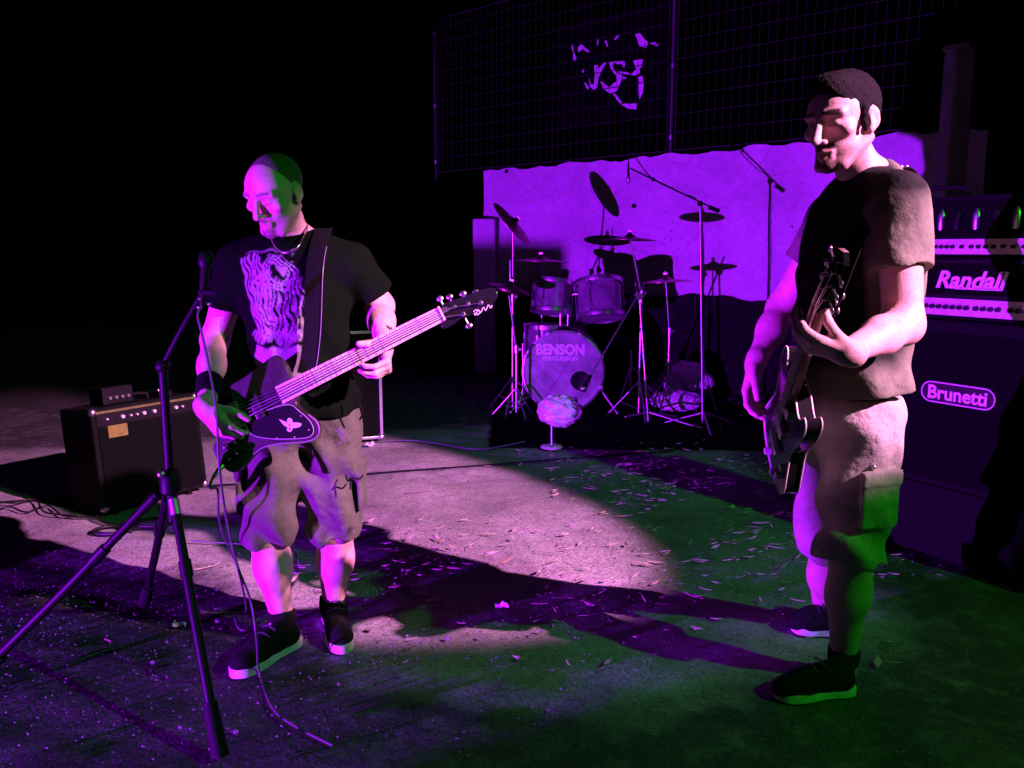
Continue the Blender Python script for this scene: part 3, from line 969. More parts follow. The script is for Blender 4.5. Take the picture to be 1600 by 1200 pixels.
# ---- amplifier heads on the cabinet
z1 = zcab + 0.004
z2 = P(1520, 402, 3.4)[2]
hh = z2 - z1
t = thing('amplifier_head', 'guitar amplifier head with pale script name resting on the speaker cabinet', 'amplifier', so - sn * 0.15 + V(0, 0, z1))
oriented_box(so + V(0, 0, z1), st, sn, 0.70, 0.26, hh).build('box', 'tolex', t, bevel=0.01)
m = MB(); m.box(so + sn * 0.003 + V(0, 0, z1 + hh * 0.66), (0.66, 0.008, hh * 0.50), (st, sn, up)); m.build('grille', 'grille', t)
for k in (0.93, 0.38): 
    m = MB(); m.box(so + sn * 0.007 + V(0, 0, z1 + hh * k), (0.665, 0.012, 0.012), (st, sn, up)); m.build('trim', 'dark_metal', t)
pz = z1 + hh * 0.20
m = MB(); m.box(so + sn * 0.004 + V(0, 0, pz), (0.665, 0.008, hh * 0.27), (st, sn, up)); m.build('control_panel', 'panel_silver', t)
for k, a in enumerate([-.17, -.14, -.11, -.08, -.05, -.02, .01, .05, .08, .11, .14, .19, .22, .25]):
    knob_part(t, so + st * a + sn * 0.008 + V(0, 0, pz), sn, 0.0105, 0.016)
tc_ = so + st * 0.02 + sn * 0.010 + V(0, 0, z1 + hh * 0.64)
text_part('Randall', 0.098, tc_, st, up, 'white_print', t, 'name_script', 0.003, 0.003, shear=0.28, xs=1.02)
m = MB(); m.box(tc_ - up * 0.034 + st * 0.030, (0.20, 0.006, 0.009), (st, sn, up)); m.build('name_underline', 'white_print', t)

z3 = z2 + 0.004
z4 = P(1520, 302, 3.4)[2]
h2 = z4 - z3
t = thing('amplifier_head', 'dark valve amplifier head with carrying handle and pale knob strip, topmost of the stack', 'amplifier', so - sn * 0.15 + V(0, 0, z3))
oriented_box(so + V(0, 0, z3), st, sn, 0.68, 0.25, h2).build('box', 'tolex', t, bevel=0.01)
m = MB(); m.box(so + sn * 0.003 + V(0, 0, z3 + h2 * 0.62), (0.62, 0.008, h2 * 0.58), (st, sn, up)); m.build('grille', 'grille', t)
pz = z3 + h2 * 0.155
m = MB(); m.box(so + sn * 0.005 + V(0, 0, pz), (0.66, 0.010, h2 * 0.25), (st, sn, up)); m.build('control_panel', 'panel_silver', t)
for a in [-.2, -.17, -.145, -.12, -.095, -.07, -.03, .01, .04, .07, .10, .14, .18, .22, .26]:
    knob_part(t, so + st * a + sn * 0.010 + V(0, 0, pz), sn, 0.0085, 0.013)
for k, a in enumerate((-.2, -.13, -.06, .02, .1, .18)):
    c = so + st * a + sn * 0.009 + V(0, 0, z3 + h2 * 0.62)
    m = MB(); m.lathe(c - V(0, 0, 0.045), (0, 0, 1), [(0.014, 0), (0.017, 0.02), (0.017, 0.06), (0.006, 0.085), (0, 0.088)], 10); m.build('valve', 'steel' if k % 2 else 'dark_metal', t, smooth=50)
c = so - sn * 0.1 - st * 0.2 + V(0, 0, z4)
m = MB(); m.tube([c - st * 0.11, c - st * 0.09 + up * 0.035, c + up * 0.045, c + st * 0.09 + up * 0.035, c + st * 0.11], 0.009, 8, 4); m.build('handle', 'rubber_black', t, smooth=60)
text_part('KEY', 0.02, so - st * 0.265 + sn * 0.011 + V(0, 0, pz + 0.012), st, up, 'knob', t, 'panel_print', 0.0005)

# ---- combo amplifier on the left
A0 = G(163, 812); 
ct, cn = nrm(V(0.56, 0.83, 0)), nrm(V(0.83, -0.56, 0))
Wc, Dc = 0.62, 0.30
Hc = P(137, 650, A0[1])[2]
tilt = 0.10
cu_ = nrm(V(0, 0, 1) - cn * tilt); cf = nrm(np.cross(ct, cu_)); cf = cf if cf @ cn > 0 else -cf
co = A0 + ct * Wc / 2 + V(0, 0, 0.03)
t = thing('combo_amplifier', 'black combo amplifier with gold trim and a yellow card, leaning back on the slab', 'amplifier', co - cf * Dc / 2 - V(0, 0, 0.03))
def cpt(a, z, f=0.0): return co + ct * a + cu_ * z + cf * f
m = MB(); m.box(cpt(0, Hc / 2, -Dc / 2), (Wc, Dc, Hc), (ct, cf, cu_)); m.build('box', 'tolex', t, bevel=0.012)
m = MB(); m.box(cpt(0, Hc * 0.43, 0.003), (Wc - 0.05, 0.012, Hc * 0.76), (ct, cf, cu_)); m.build('grille', 'grille', t, bevel=0.003)
m = MB(); m.box(cpt(0, Hc * 0.885, 0.002), (Wc - 0.045, 0.010, Hc * 0.12), (ct, cf, cu_)); m.build('control_panel', 'pickguard', t)
m = MB(); m.box(cpt(0, Hc * 0.955, 0.006), (Wc - 0.04, 0.010, 0.012), (ct, cf, cu_)); m.build('trim', 'gold_panel', t)
m = MB(); m.lathe(cpt(0, Hc * 0.40, 0.0095), cf, [(0.0, 0.0), (0.19, 0.0), (0.2, -0.0005)], 28); m.build('speaker_ring', 'grille', t)
for k, a in enumerate((-.235, -.15, -.105, -.07, -.03, .03, .09, .16, .2)):
    knob_part(t, cpt(a, Hc * 0.885, 0.007), cf, 0.010 if k in (1, 4, 5, 6, 7) else 0.006, 0.012, 'knob_light')
m = MB(); m.box(cpt(-0.185, Hc * 0.76, 0.011), (0.105, 0.004, 0.062), (ct, cf, cu_)); m.build('card', 'yellow_card', t)
for a in (-1, 1):
    for z in (0.02, Hc - 0.02):
        m = MB(); m.ball(cpt(a * (Wc / 2 - 0.015), z, -0.012), 0.022, 8, 6); m.build('corner_guard', 'steel', t, smooth=80)
for a in (-.22, .22):
    for f in (-.05, -.25):
        c = cpt(a, 0, f); m = MB(); m.cyl((c[0], c[1], 0.0), (c[0], c[1], c[2] + 0.01), 0.018, n=8); m.build('rubber_foot', 'rubber_black', t, smooth=50)
m = MB(); m.tube([cpt(-.1, Hc, -.14), cpt(-.08, Hc + .03, -.14), cpt(.08, Hc + .03, -.14), cpt(.1, Hc, -.14)], 0.009, 8, 4); m.build('handle', 'rubber_black', t, smooth=60)
# small pedal on top and a tuner box
c = cpt(-.12, Hc + 0.047, -.12)
t = thing('effects_unit', 'small dark effects unit with shiny knobs standing on the combo amplifier', 'effects unit', c - cu_ * 0.045)
m = MB(); m.box(c, (0.17, 0.13, 0.09), (ct, cf, cu_)); m.build('case', 'dark_metal', t, bevel=0.006)
for k in range(4): knob_part(t, c + ct * (-.05 + .034 * k) + cf * 0.065 - cu_ * 0.01, cf, 0.009, 0.012, 'chrome')
c = cpt(.14, Hc + 0.017, -.09)
t = thing('tuner_pedal', 'flat tuner pedal lying beside the effects unit on the combo amplifier', 'pedal', c - cu_ * 0.017)
m = MB(); m.box(c, (0.08, 0.11, 0.034), (ct, cf, cu_)); m.build('case', 'dark_metal', t, bevel=0.005)
for k in range(2): knob_part(t, c + ct * (-.02 + .04 * k) + cu_ * 0.017 + cf * .02, cu_, 0.008, 0.010, 'chrome')

# ---- bass cabinet behind the bass player, with metal edges
B0 = G(597, 690)
bt, bn = nrm(V(0.93, 0.36, 0)), nrm(V(0.36, -0.93, 0))
bw_, bd_ = 0.56, 0.42
bh_ = P(575, 517, B0[1])[2]
bo_ = B0 - bt * bw_ / 2
t = thing('bass_cabinet', 'upright black bass speaker cabinet with shiny metal edges behind the bass player', 'speaker', bo_ - bn * bd_ / 2)
oriented_box(bo_ + V(0, 0, 0.02), bt, bn, bw_, bd_, bh_ - 0.02).build('box', 'tolex', t)
m = MB(); m.box(bo_ + bn * 0.004 + V(0, 0, bh_ / 2), (bw_ - 0.05, 0.01, bh_ - 0.08), (bt, bn, up)); m.build('grille', 'grille', t)
for a in (-1, 1):
    m = MB(); m.box(bo_ + bt * a * (bw_ / 2 - 0.003) + bn * 0.003 + V(0, 0, bh_ / 2), (0.022, 0.022, bh_ - 0.05), (bt, bn, up)); m.build('edge_trim', 'steel', t, bevel=0.003)
for z in (0.035, bh_ - 0.004):
    m = MB(); m.box(bo_ + bn * 0.003 + V(0, 0, z), (bw_ - 0.04, 0.020, 0.020), (bt, bn, up)); m.build('edge_trim', 'steel', t, bevel=0.003)
for a in (-1, 1):
    for z in (0.035, bh_ - 0.012):
        m = MB(); m.ball(bo_ + bt * a * (bw_ / 2 - 0.006) + bn * -0.004 + V(0, 0, z), 0.032, 8, 6); m.build('corner_guard', 'steel', t, smooth=80)
for a in (-.2, .2):
    for f in (-.05, -.36):
        c = bo_ + bt * a + bn * f; m = MB(); m.cyl((c[0], c[1], 0.0), (c[0], c[1], 0.025), 0.02, n=8); m.build('rubber_foot', 'rubber_black', t, smooth=50)

# ================================================================== drum kit
KY = 6.95
m = MB(); 
cx0, cx1, cy0, cy1 = -0.15, 2.05, 5.75, 8.35
pts = []
for a, b in (((cx0, cy0), (cx1, cy0 - 0.1)), ((cx1, cy0 - 0.1), (cx1 + 0.1, cy1)), ((cx1 + 0.1, cy1), (cx0, cy1)), ((cx0, cy1), (cx0, cy0))):
    for k in range(10):
        q = V(*a) + (V(*b) - V(*a)) * k / 10; pts.append(V(q[0] + RNG.normal(0, .006), q[1] + RNG.normal(0, .006), 0.008))
m.prism(pts, V(0, 0, 1), 0.012)
meta(m.build('drum_carpet', 'carpet'), 'black carpet spread under the drum kit', 'carpet')

def drum(name, label, c, axis, r, depth, cat='drum', wrap='drum_wrap', lugs=8, head_mat='drum_head', group=None, low=None):
    """c = centre, axis = unit vector out of the batter side"""
    axis = nrm(axis); c = V(c)
    t = thing(name, label, cat, low if low is not None else c - V(0, 0, r), group)
    a, b = c - axis * depth / 2, c + axis * depth / 2
    m = MB(); m.cyl(a, b, r, n=40, caps=False); m.build('shell', wrap, t, smooth=40)
    for e, s in ((a, -1), (b, 1)):
        m = MB(); m.lathe(e - axis * s * 0.03, axis * s, [(r + .003, 0), (r + .016, 0), (r + .018, .012), (r + .016, .036), (r + .003, .040), (r - .003, .030)], 40); m.build('hoop', 'steel', t, smooth=40)
        m = MB(); m.lathe(e - axis * s * 0.002, axis * s, [(r, 0), (r * .7, .002), (0, .0025)], 40); m.build('head', head_mat, t, smooth=40)
    t0 = V(0, 0, 1) if abs(axis[2]) < 0.9 else V(1, 0, 0)
    e1 = nrm(np.cross(t0, axis)); e2 = np.cross(axis, e1)
    for k in range(lugs):
        an = 2 * math.pi * (k + 0.5) / lugs; rd = e1 * math.cos(an) + e2 * math.sin(an)
        q = c + rd * (r + 0.008)
        m = MB()
        for s in (-1, 1):
            m.box(q + axis * s * depth * 0.26, (0.03, 0.02, 0.045), (np.cross(axis, rd), rd, axis))
        m.cyl(q - axis * (depth / 2 + 0.012) + rd * .008, q + axis * (depth / 2 + 0.012) + rd * .008, 0.0045, n=6)
        m.build('lug', 'chrome', t)
    return t

KR = 62 / FPX * KY * 1.005
kc = P(880, 583, KY); kc[2] = KR + 0.03
kax = nrm(V(-0.08, -1, 0.02))
kd = 0.40
t = drum('bass_drum', 'bass drum with lettered front head and a round sound hole', kc - kax * kd / 2, kax, KR, kd, 'drum', lugs=8, head_mat='kick_head', low=V(kc[0], kc[1] + 0.2, 0.01))
# wooden hoops look darker, then the claws
for k in range(8):
    an = 2 * math.pi * (k + .5) / 8; ex = nrm(np.cross(V(0, 0, 1), kax)); ez = np.cross(kax, ex); rd = ex * math.cos(an) + ez * math.sin(an)
    m = MB(); m.box(kc + rd * (KR + .012) + kax * 0.002, (0.035, 0.03, 0.05), (np.cross(kax, rd), rd, kax)); m.build('claw', 'chrome', t, bevel=0.004)
kx = nrm(np.cross(kax, V(0, 0, 1))); kx = kx if kx[0] > 0 else -kx
ku = nrm(V(0, 0, 1) - kax * kax[2])
hs = KR / 62
text_part('BENSON', 0.118, kc + kax * 0.003 + kx * (-5 * hs) + ku * (35 * hs), kx, ku, 'white_print', t, 'head_lettering', 0.001, 0.0055, xs=0.88)
text_part('PERCUSSION', 0.048, kc + kax * 0.003 + kx * (-5 * hs) + ku * (21 * hs), kx, ku, 'white_print', t, 'head_lettering', 0.001, 0.0014, xs=1.08)
hc = kc + kx * (27 * hs) - ku * (14 * hs)
m = MB(); m.lathe(hc + kax * 0.003, kax, [(0, -0.001), (13 * hs, 0.0), (14.5 * hs, 0.003), (15.5 * hs, 0.0)], 24); m.build('sound_hole', 'pickguard', t, smooth=40)
for s in (-1, 1):
    a = kc - kax * 0.1 + kx * s * KR * 0.86 - V(0, 0, KR * 0.35); b = V(a[0] + s * 0.16, a[1] - 0.12, 0.014)
    m = MB(); m.tube([a, b], 0.009, 8); m.ball(b, 0.014, 8, 6); m.build('spur', 'chrome', t, smooth=60)
# tom mount
mt = kc - kax * 0.2 + V(0, 0, KR)
m = MB(); m.box(mt + V(-.0, 0, .012), (0.10, 0.12, 0.05)); m.build('mount_block', 'dark_metal', t, bevel=0.01)
tom1 = P(863, 464, 7.15); tom2 = P(937, 468, 7.12)
for s, tm in ((-1, tom1), (1, tom2)):
    a = mt + V(s * 0.03, 0, 0.03); b = a + V(s * 0.005, 0, 0.24); d_ = V(tm[0] - s * 0.17, tm[1], b[2] + 0.03)
    m = MB(); m.tube([a, b], 0.011, 8); m.tube([b, (b + d_) / 2 + V(0, 0, .02), d_], 0.010, 8, 3); m.ball(b, 0.022, 8, 6); m.build('tom_arm', 'chrome', t, smooth=60)
ax1 = nrm(V(0.10, 0.22, 1)); ax2 = nrm(V(-0.05, 0.30, 1))
drum('rack_tom', 'smaller rack tom mounted over the bass drum, next to the floor tom', tom1, ax1, 0.152, 0.265, lugs=6)
drum('rack_tom', 'larger rack tom mounted over the bass drum, beside the microphone stand', tom2, ax2, 0.183, 0.315, lugs=6)
ft = P(853, 545, 7.3)
t = drum('floor_tom', 'tall floor tom on three legs standing behind the bass drum', V(ft[0], ft[1], 0.50), V(0.02, 0.02, 1), 0.185, 0.42, lugs=8, low=V(ft[0], ft[1], 0.01))
for k in range(3):
    an = k * 2.094 + 1.0; c = V(ft[0] + .20 * math.cos(an), ft[1] + .20 * math.sin(an), 0)
    m = MB(); m.tube([c + V(0, 0, .55), c + V(0, 0, .15), c + V(.03 * math.cos(an), .03 * math.sin(an), .02)], 0.007, 8); m.ball(c + V(.03 * math.cos(an), .03 * math.sin(an), .022), 0.013, 8, 6); m.build('leg', 'chrome', t, smooth=60)

def cymbal(label, c, n, r, group='cymbals of the drum kit'):
    n = nrm(n); c = V(c)
    t = thing('cymbal', label, 'cymbal', c, group)
    prof = [(0.006, 0.028), (r * .10, 0.026), (r * .19, 0.012), (r * .24, 0.004), (r * .6, -.006), (r, -.020), (r, -.0225), (r * .6, -.0085), (r * .24, .0015), (r * .17, .011), (0.006, 0.024)]
    m = MB(); m.lathe(c, n, prof, 44); m.build('plate', 'bronze', t, smooth=50)
    m = MB(); m.lathe(c + n * .026, n, [(.0, 0), (.016, 0), (.016, .012), (.0, .012)], 10); m.build('felt', 'grille', t, smooth=40)
    m = MB(); m.box(c + n * .048, (.034, .008, .012), (nrm(np.cross(n, V(.3, 1, .2))), nrm(np.cross(n, nrm(np.cross(n, V(.3, 1, .2))))), n)); m.cyl(c + n * .036, c + n * .066, .004, n=6); m.build('wing_nut', 'chrome', t)
    return t

def stand(label, foot, top, n=None, spread=0.26, r=0.0105, cat='cymbal stand', name='cymbal_stand', mt_='chrome', knee=0.33, knuckle=0.62, rot=0.3):
    foot = V(foot[0], foot[1], 0.008); top = V(top)
    t = thing(name, label, cat, foot)
    mid_ = V(foot[0], foot[1], top[2] * knuckle)
    m = MB(); m.cyl(foot + V(0, 0, .04), mid_, r, n=10); m.build('lower_tube', mt_, t, smooth=60)
    m = MB(); m.tube([mid_ - V(0, 0, .02), mid_ + (top - mid_) * .5, top], [r * .72, r * .72, r * .55], 8); m.build('upper_tube', mt_, t, smooth=60)
    m = MB(); m.cyl(mid_ - V(0, 0, .03), mid_ + V(0, 0, .03), r * 1.7, n=10); m.box(mid_ + V(r * 2.2, 0, 0), (.03, .01, .022)); m.build('clutch', mt_, t)
    for k in range(3):
        an = rot + k * 2.094; e = V(math.cos(an), math.sin(an), 0)
        m = MB(); m.tube([foot + V(0, 0, knee), foot + e * spread + V(0, 0, .012)], r * .72, 8); m.tube([foot + V(0, 0, .07), foot + e * spread * .62 + V(0, 0, .012 + knee * .38)], r * .5, 6)
        leg = m.build('leg', mt_, t, smooth=60)
        m = MB(); m.ball(foot + e * spread + V(0, 0, .010), (.022, .022, .012), 8, 6); m.build('rubber_foot', 'rubber_black', leg, smooth=60)
    return t

c1 = P(803, 347, 6.9); n1 = nrm(V(0.74, -0.20, 0.64))
cymbal('steeply tilted crash cymbal on the stand beside the floor tom', c1, n1, 0.215)
f1 = G(801, 652); stand('chrome stand of the steeply tilted crash cymbal', (f1[0], 7.0), c1 - n1 * .01, knee=.30)
c2 = P(845, 405, 7.25)
cymbal('nearly level crash cymbal hanging just above the smaller rack tom', c2, V(0.03, 0.02, 1), 0.24)
f2 = P(843, 600, 7.55); stand('chrome cymbal stand rising behind the floor tom', (f2[0] + .02, 7.62), c2, knuckle=.8)
c3 = P(797, 447, 6.72)
t = cymbal('hi-hat pair tilted outwards, lowest cymbals on the floor tom side', c3, nrm(V(0.26, -0.05, 1)), 0.17)
m = MB(); n3 = nrm(V(0.26, -0.05, 1)); m.lathe(c3 - n3 * .05, -n3, [(0.006, 0.028), (.03, .014), (.04, .004), (.1, -.006), (.17, -.018), (.17, -.0205), (.1, -.0085), (.04, .0015), (0.006, 0.024)], 44); m.build('lower_plate', 'bronze', t, smooth=50)
m = MB(); m.cyl(c3, c3 + V(0.0, 0, .20), .005, n=8); m.build('pull_rod', 'chrome', t, smooth=60)
stand('chrome hi-hat stand with pedal in front of the floor tom', (c3[0] + .05, 6.78), c3 - n3 * .05, spread=.2, knee=.24, rot=.9, knuckle=.55)
c4 = P(1040, 437, 6.9)
cymbal('level crash cymbal on the stand beside the larger rack tom', c4, V(-0.05, 0.04, 1), 0.215)
m4 = stand('chrome cymbal stand right of the larger rack tom', (P(1042, 600, 7.0)[0], 6.95), c4, knee=.32, rot=.1)
c5 = P(984, 371, 6.65)
cymbal('high crash cymbal set level above the larger rack tom', c5, V(0.02, 0.015, 1), 0.20)
stand('tall chrome stand of the high level crash cymbal', (P(998, 640, 6.75)[0], 6.75), c5, knee=.3, knuckle=.7, rot=.6)

# throne, pedal and pieces behind the kit
th = P(985, 600, 7.75)
t = thing('drum_throne', 'round black drum stool half hidden behind the bass drum', 'stool', (th[0], th[1], 0.01))
m = MB(); m.lathe((th[0], th[1], .46), (0, 0, 1), [(0, 0), (.14, 0), (.165, .02), (.165, .07), (.14, .095), (0, .1)], 24); m.build('seat', 'tolex', t, smooth=40)
m = MB(); m.cyl((th[0], th[1], .1), (th[0], th[1], .47), .016, n=10); m.build('post', 'chrome', t, smooth=60)
for k in range(3):
    an = k * 2.094; m = MB(); m.tube([(th[0], th[1], .3), (th[0] + .24 * math.cos(an), th[1] + .24 * math.sin(an), .02)], .010, 8); m.build('leg', 'chrome', t, smooth=60)

# ---- microphone stands by the kit
def microphone(label, a, b, group=None, name='microphone', body='dark_metal', r=0.016, mesh_='steel'):
    """a = tail, b = head"""
    a = V(a); b = V(b); d = nrm(b - a); L = np.linalg.norm(b - a)
    t = thing(name, label, 'microphone', (a + b) / 2, group)
    m = MB(); m.lathe(a, d, [(0, 0), (r * .55, 0), (r * .62, .01), (r * .95, L * .66), (r * .95, L * .70), (0, L * .70)], 14); m.build('body', body, t, smooth=40)
    m = MB(); m.lathe(a, d, [(r, L * .69), (r * 1.35, L * .74), (r * 1.45, L * .84), (r * 1.2, L * .95), (r * .5, L), (0, L)], 14); m.build('grille', mesh_, t, smooth=60)
    return t

# overhead boom
oy = 6.35
p0 = G(1101, 690); pt = P(1094, 318, oy); pole_foot = V(P(1100, 600, oy)[0], oy, 0.008)
t = thing('overhead_boom_stand', 'tall thin boom stand reaching over the drum kit', 'microphone stand', pole_foot)
m = MB(); m.cyl(pole_foot + V(0, 0, .03), pt, .0085, n=8); m.build('pole', 'steel', t, smooth=60)
ba, bb = P(1124, 330, oy), P(985, 263, oy - .12)
m = MB(); m.cyl(ba, bb, .006, n=8); m.build('boom', 'dark_metal', t, smooth=60)
m = MB(); m.cyl(ba, ba + (pt - ba) * .55, .016, n=10); m.build('counterweight', 'dark_metal', t, smooth=60)
m = MB(); m.ball(pt, .022, 10, 7); m.ball(bb + (ba - bb) * .25, .014, 8, 6); m.build('clutch', 'dark_metal', t, smooth=60)
for k in range(3):
    an = k * 2.094 + .5; m = MB(); m.tube([pole_foot + V(0, 0, .12), pole_foot + V(.3 * math.cos(an), .3 * math.sin(an), .012)], .008, 8); m.build('leg', 'steel', t, smooth=60)
microphone('slim microphone hanging from the tall boom over the drums', P(982, 252, oy - .12), P(982, 286, oy - .12), r=.010)
m = MB(); m.tube([P(982, 251, oy - .12), P(988, 240, oy - .1), P(1018, 278, oy - .05), P(1060, 300, oy), P(1094, 322, oy), P(1097, 420, oy - .02), P(1100, 560, oy - .02), V(pole_foot[0] + .12, oy - .1, .012)], .004, 6, 6)
meta(m.build('microphone_cable', 'cable', smooth=60), 'thin black cable clipped along the tall boom stand', 'cable')

# bass drum microphone on a shorter boom stand
ky = 6.45
kf = V(P(1013, 660, ky)[0], ky, .012)
ktop = P(999, 463, ky)
t = thing('boom_stand', 'chrome boom stand with its arm slanting down to the bass drum', 'microphone stand', kf)
m = MB(); m.tube([kf + V(0, 0, .03), P(1006, 560, ky), ktop], [.012, .010, .008], 8); m.build('pole', 'chrome', t, smooth=60)
ka, kb = P(1009, 440, ky), P(921, 590, ky - .1)
m = MB(); m.cyl(ka, kb, .0075, n=8); m.build('boom', 'chrome', t, smooth=60)
m = MB(); m.lathe(ktop - V(0, .02, 0), (0, 1, 0), [(0, 0), (.028, 0), (.028, .04), (0, .04)], 12); m.build('clutch', 'chrome', t, smooth=40)
for (fx, fy) in ((1095, 672), (1040, 640), (975, 650)):
    e = G(fx, fy); e = V(kf[0] + np.clip(e[0] - kf[0], -.35, .42), kf[1] + np.clip(e[1] - kf[1], -.3, .3), .014)
    m = MB(); m.tube([kf + V(0, 0, .10), e], .008, 8); m.ball(e, .014, 8, 6); m.build('leg', 'chrome', t, smooth=60)
microphone('stubby dark microphone at the sound hole of the bass drum', kb + nrm(ka - kb) * .02, kb - nrm(ka - kb) * .12, r=.022)

# short round-based stand in front of the bass drum with a crumpled bag
db = G(862, 701)
t = thing('table_stand', 'short microphone stand with a bright round base before the bass drum', 'microphone stand', (db[0], db[1], 0.008))
m = MB(); m.lathe((db[0], db[1], .008), (0, 0, 1), [(0, 0), (.075, 0), (.078, .006), (.07, .014), (.03, .018), (0, .02)], 26); m.build('base', 'panel_silver', t, smooth=40)
for k in range(3):
    an = k * 2.094 + .5; m = MB(); m.lathe((db[0] + .04 * math.cos(an), db[1] + .04 * math.sin(an), .022), (0, 0, 1), [(.014, 0), (.012, .004), (0, .004)], 10); m.build('foot_pad', 'rubber_black', t)
m = MB(); m.cyl((db[0], db[1], .02), (db[0], db[1] + .03, .30), .008, n=8); m.build('stem', 'steel', t, smooth=60)
def bag(label, c, r, seed, sq=(1, .8, .9)):
    rr = np.random.default_rng(seed)
    bm = bmesh.new(); bmesh.ops.create_icosphere(bm, subdivisions=4, radius=1.0)
    dirs = rr.normal(size=(26, 3)); dirs /= np.linalg.norm(dirs, axis=1)[:, None]; ph = rr.uniform(0, 6.28, 26); fq = rr.uniform(4, 15, 26)
    vs = np.array([v.co[:] for v in bm.verts]); fs = [tuple(v.index for v in f.verts) for f in bm.faces]; bm.free()
    cr = sum(np.abs(np.sin((vs @ dirs[i]) * fq[i] + ph[i])) / fq[i] for i in range(26)) * .36
    vs = vs * (0.66 + cr)[:, None] * V(sq) * r
    vs[:, 2] -= vs[:, 2].min()
    m = MB(); m.add(vs + V(c), fs)
    return meta(m.build('plastic_bag', 'plastic_bag', smooth=18), label, 'bag')
bc_ = P(875, 668, db[1] + .03)
bag('crumpled pale plastic bag stuck on the short stand before the bass drum', (bc_[0], bc_[1], bc_[2]), .115, 4, (1, .75, .72))
for (px, py, r_, sd, lb_) in ((1028, 548, .085, 5, 'small pale crumpled bag perched behind the boom stand'),):
    q = G(1035, 640); bag('small pale crumpled bag lying behind the boom stand', (q[0] + .25, 7.3, .008), .15, sd, (1, .8, .9))
q = G(1062, 612); bag('flat violet-lit crumpled bag on the carpet beside the cymbal stand', (q[0] * .82 + .05, 7.0, .008), .12, 9, (1.4, .8, .6))

# ================================================================== vocal microphone on a heavy tripod stand, front left
LA, LB = G(226, 948), G(345, 1192)
hub = P(266, 752, 2.42)
LC = V(hub[0] * 2 - (LA[0] + LB[0]) / 2 - .1, hub[1] + .05, 0); LC = V(-1.68, 2.42, 0)
t = thing('tripod_stand', 'heavy black tripod microphone stand with thick rubber feet left of the bass player', 'microphone stand', (hub[0], hub[1], 0))
m = MB(); m.cyl(hub - V(0, 0, .12), V(hub[0], hub[1], 1.02), .013, n=12); m.build('pole', 'dark_metal', t, smooth=60)
m = MB(); m.lathe(hub - V(0, 0, .04), (0, 0, 1), [(.018, 0), (.03, .01), (.03, .06), (.02, .075), (.014, .075)], 14); hb = m.build('hub', 'dark_metal', t, smooth=40)
m = MB(); m.ball(hub + V(-.012, -.032, .03), .012, 8, 6); m.build('bolt', 'chrome', hb, smooth=60)
for q in (LA, LB, LC):
    d = q - hub; e = hub + d * .06
    m = MB(); m.tube([e, hub + d * .5, q + V(0, 0, .014)], [.013, .014, .013], 10)
    lg = m.build('leg', 'dark_metal', t, smooth=60)
    m = MB(); m.tube([hub + d * .80, q + V(0, 0, .017)], [.019, .024], 10); m.build('rubber_foot', 'rubber_black', lg, smooth=60)
    m = MB(); m.tube([hub + d * .30, hub + d * .36], .018, 10); m.build('leg_joint', 'dark_metal', lg, smooth=60)
    m = MB(); m.tube([hub + d * .07, hub + d * .13], .0155, 8); m.build('leg_clip', 'steel' if q is LB else 'dark_metal', lg, smooth=60)
ptop = V(hub[0], hub[1], 1.02)
mic_a, mic_b = P(316, 478, 2.40), P(323, 392, 2.42)
m = MB(); m.tube([ptop, ptop + (mic_a - ptop) * .5 + V(0, 0, .02), mic_a + (mic_b - mic_a) * .25], .009, 8, 4); m.build('arm', 'dark_metal', t, smooth=60)
m = MB(); m.ball(ptop, .022, 10, 7); m.build('clutch', 'dark_metal', t, smooth=60)
cl = mic_a + (mic_b - mic_a) * .25
m = MB(); m.cyl(cl - V(.012, 0, 0), cl + V(.03, 0, 0), .012, n=10); clp = m.build('clip', 'dark_metal', t, smooth=50)
for k, q in enumerate((P(312, 467, 2.36), P(327, 475, 2.36), P(310, 480, 2.37))):
    m = MB(); m.ball(q, .006 if k == 1 else .0042, 8, 6); m.build('screw', 'chrome', clp, smooth=60)
microphone('black vocal microphone on the heavy tripod stand', mic_a, mic_b, r=.015, mesh_='dark_metal')
m = MB(); m.tube([mic_a, P(309, 492, 2.39), P(314, 515, 2.38), P(326, 570, 2.36), P(338, 640, 2.32), P(342, 720, 2.30), P(352, 800, 2.34), P(370, 880, 2.36), P(392, 940, 2.38), P(401, 1000, 2.36), G(405, 1050, .012), G(425, 1105, .012), G(462, 1135, .012), G(520, 1165, .012)], .0036, 7, 8)
meta(m.build('microphone_cable', 'cable_grey', smooth=60), 'thin cable hanging from the vocal microphone down to the ground', 'cable')

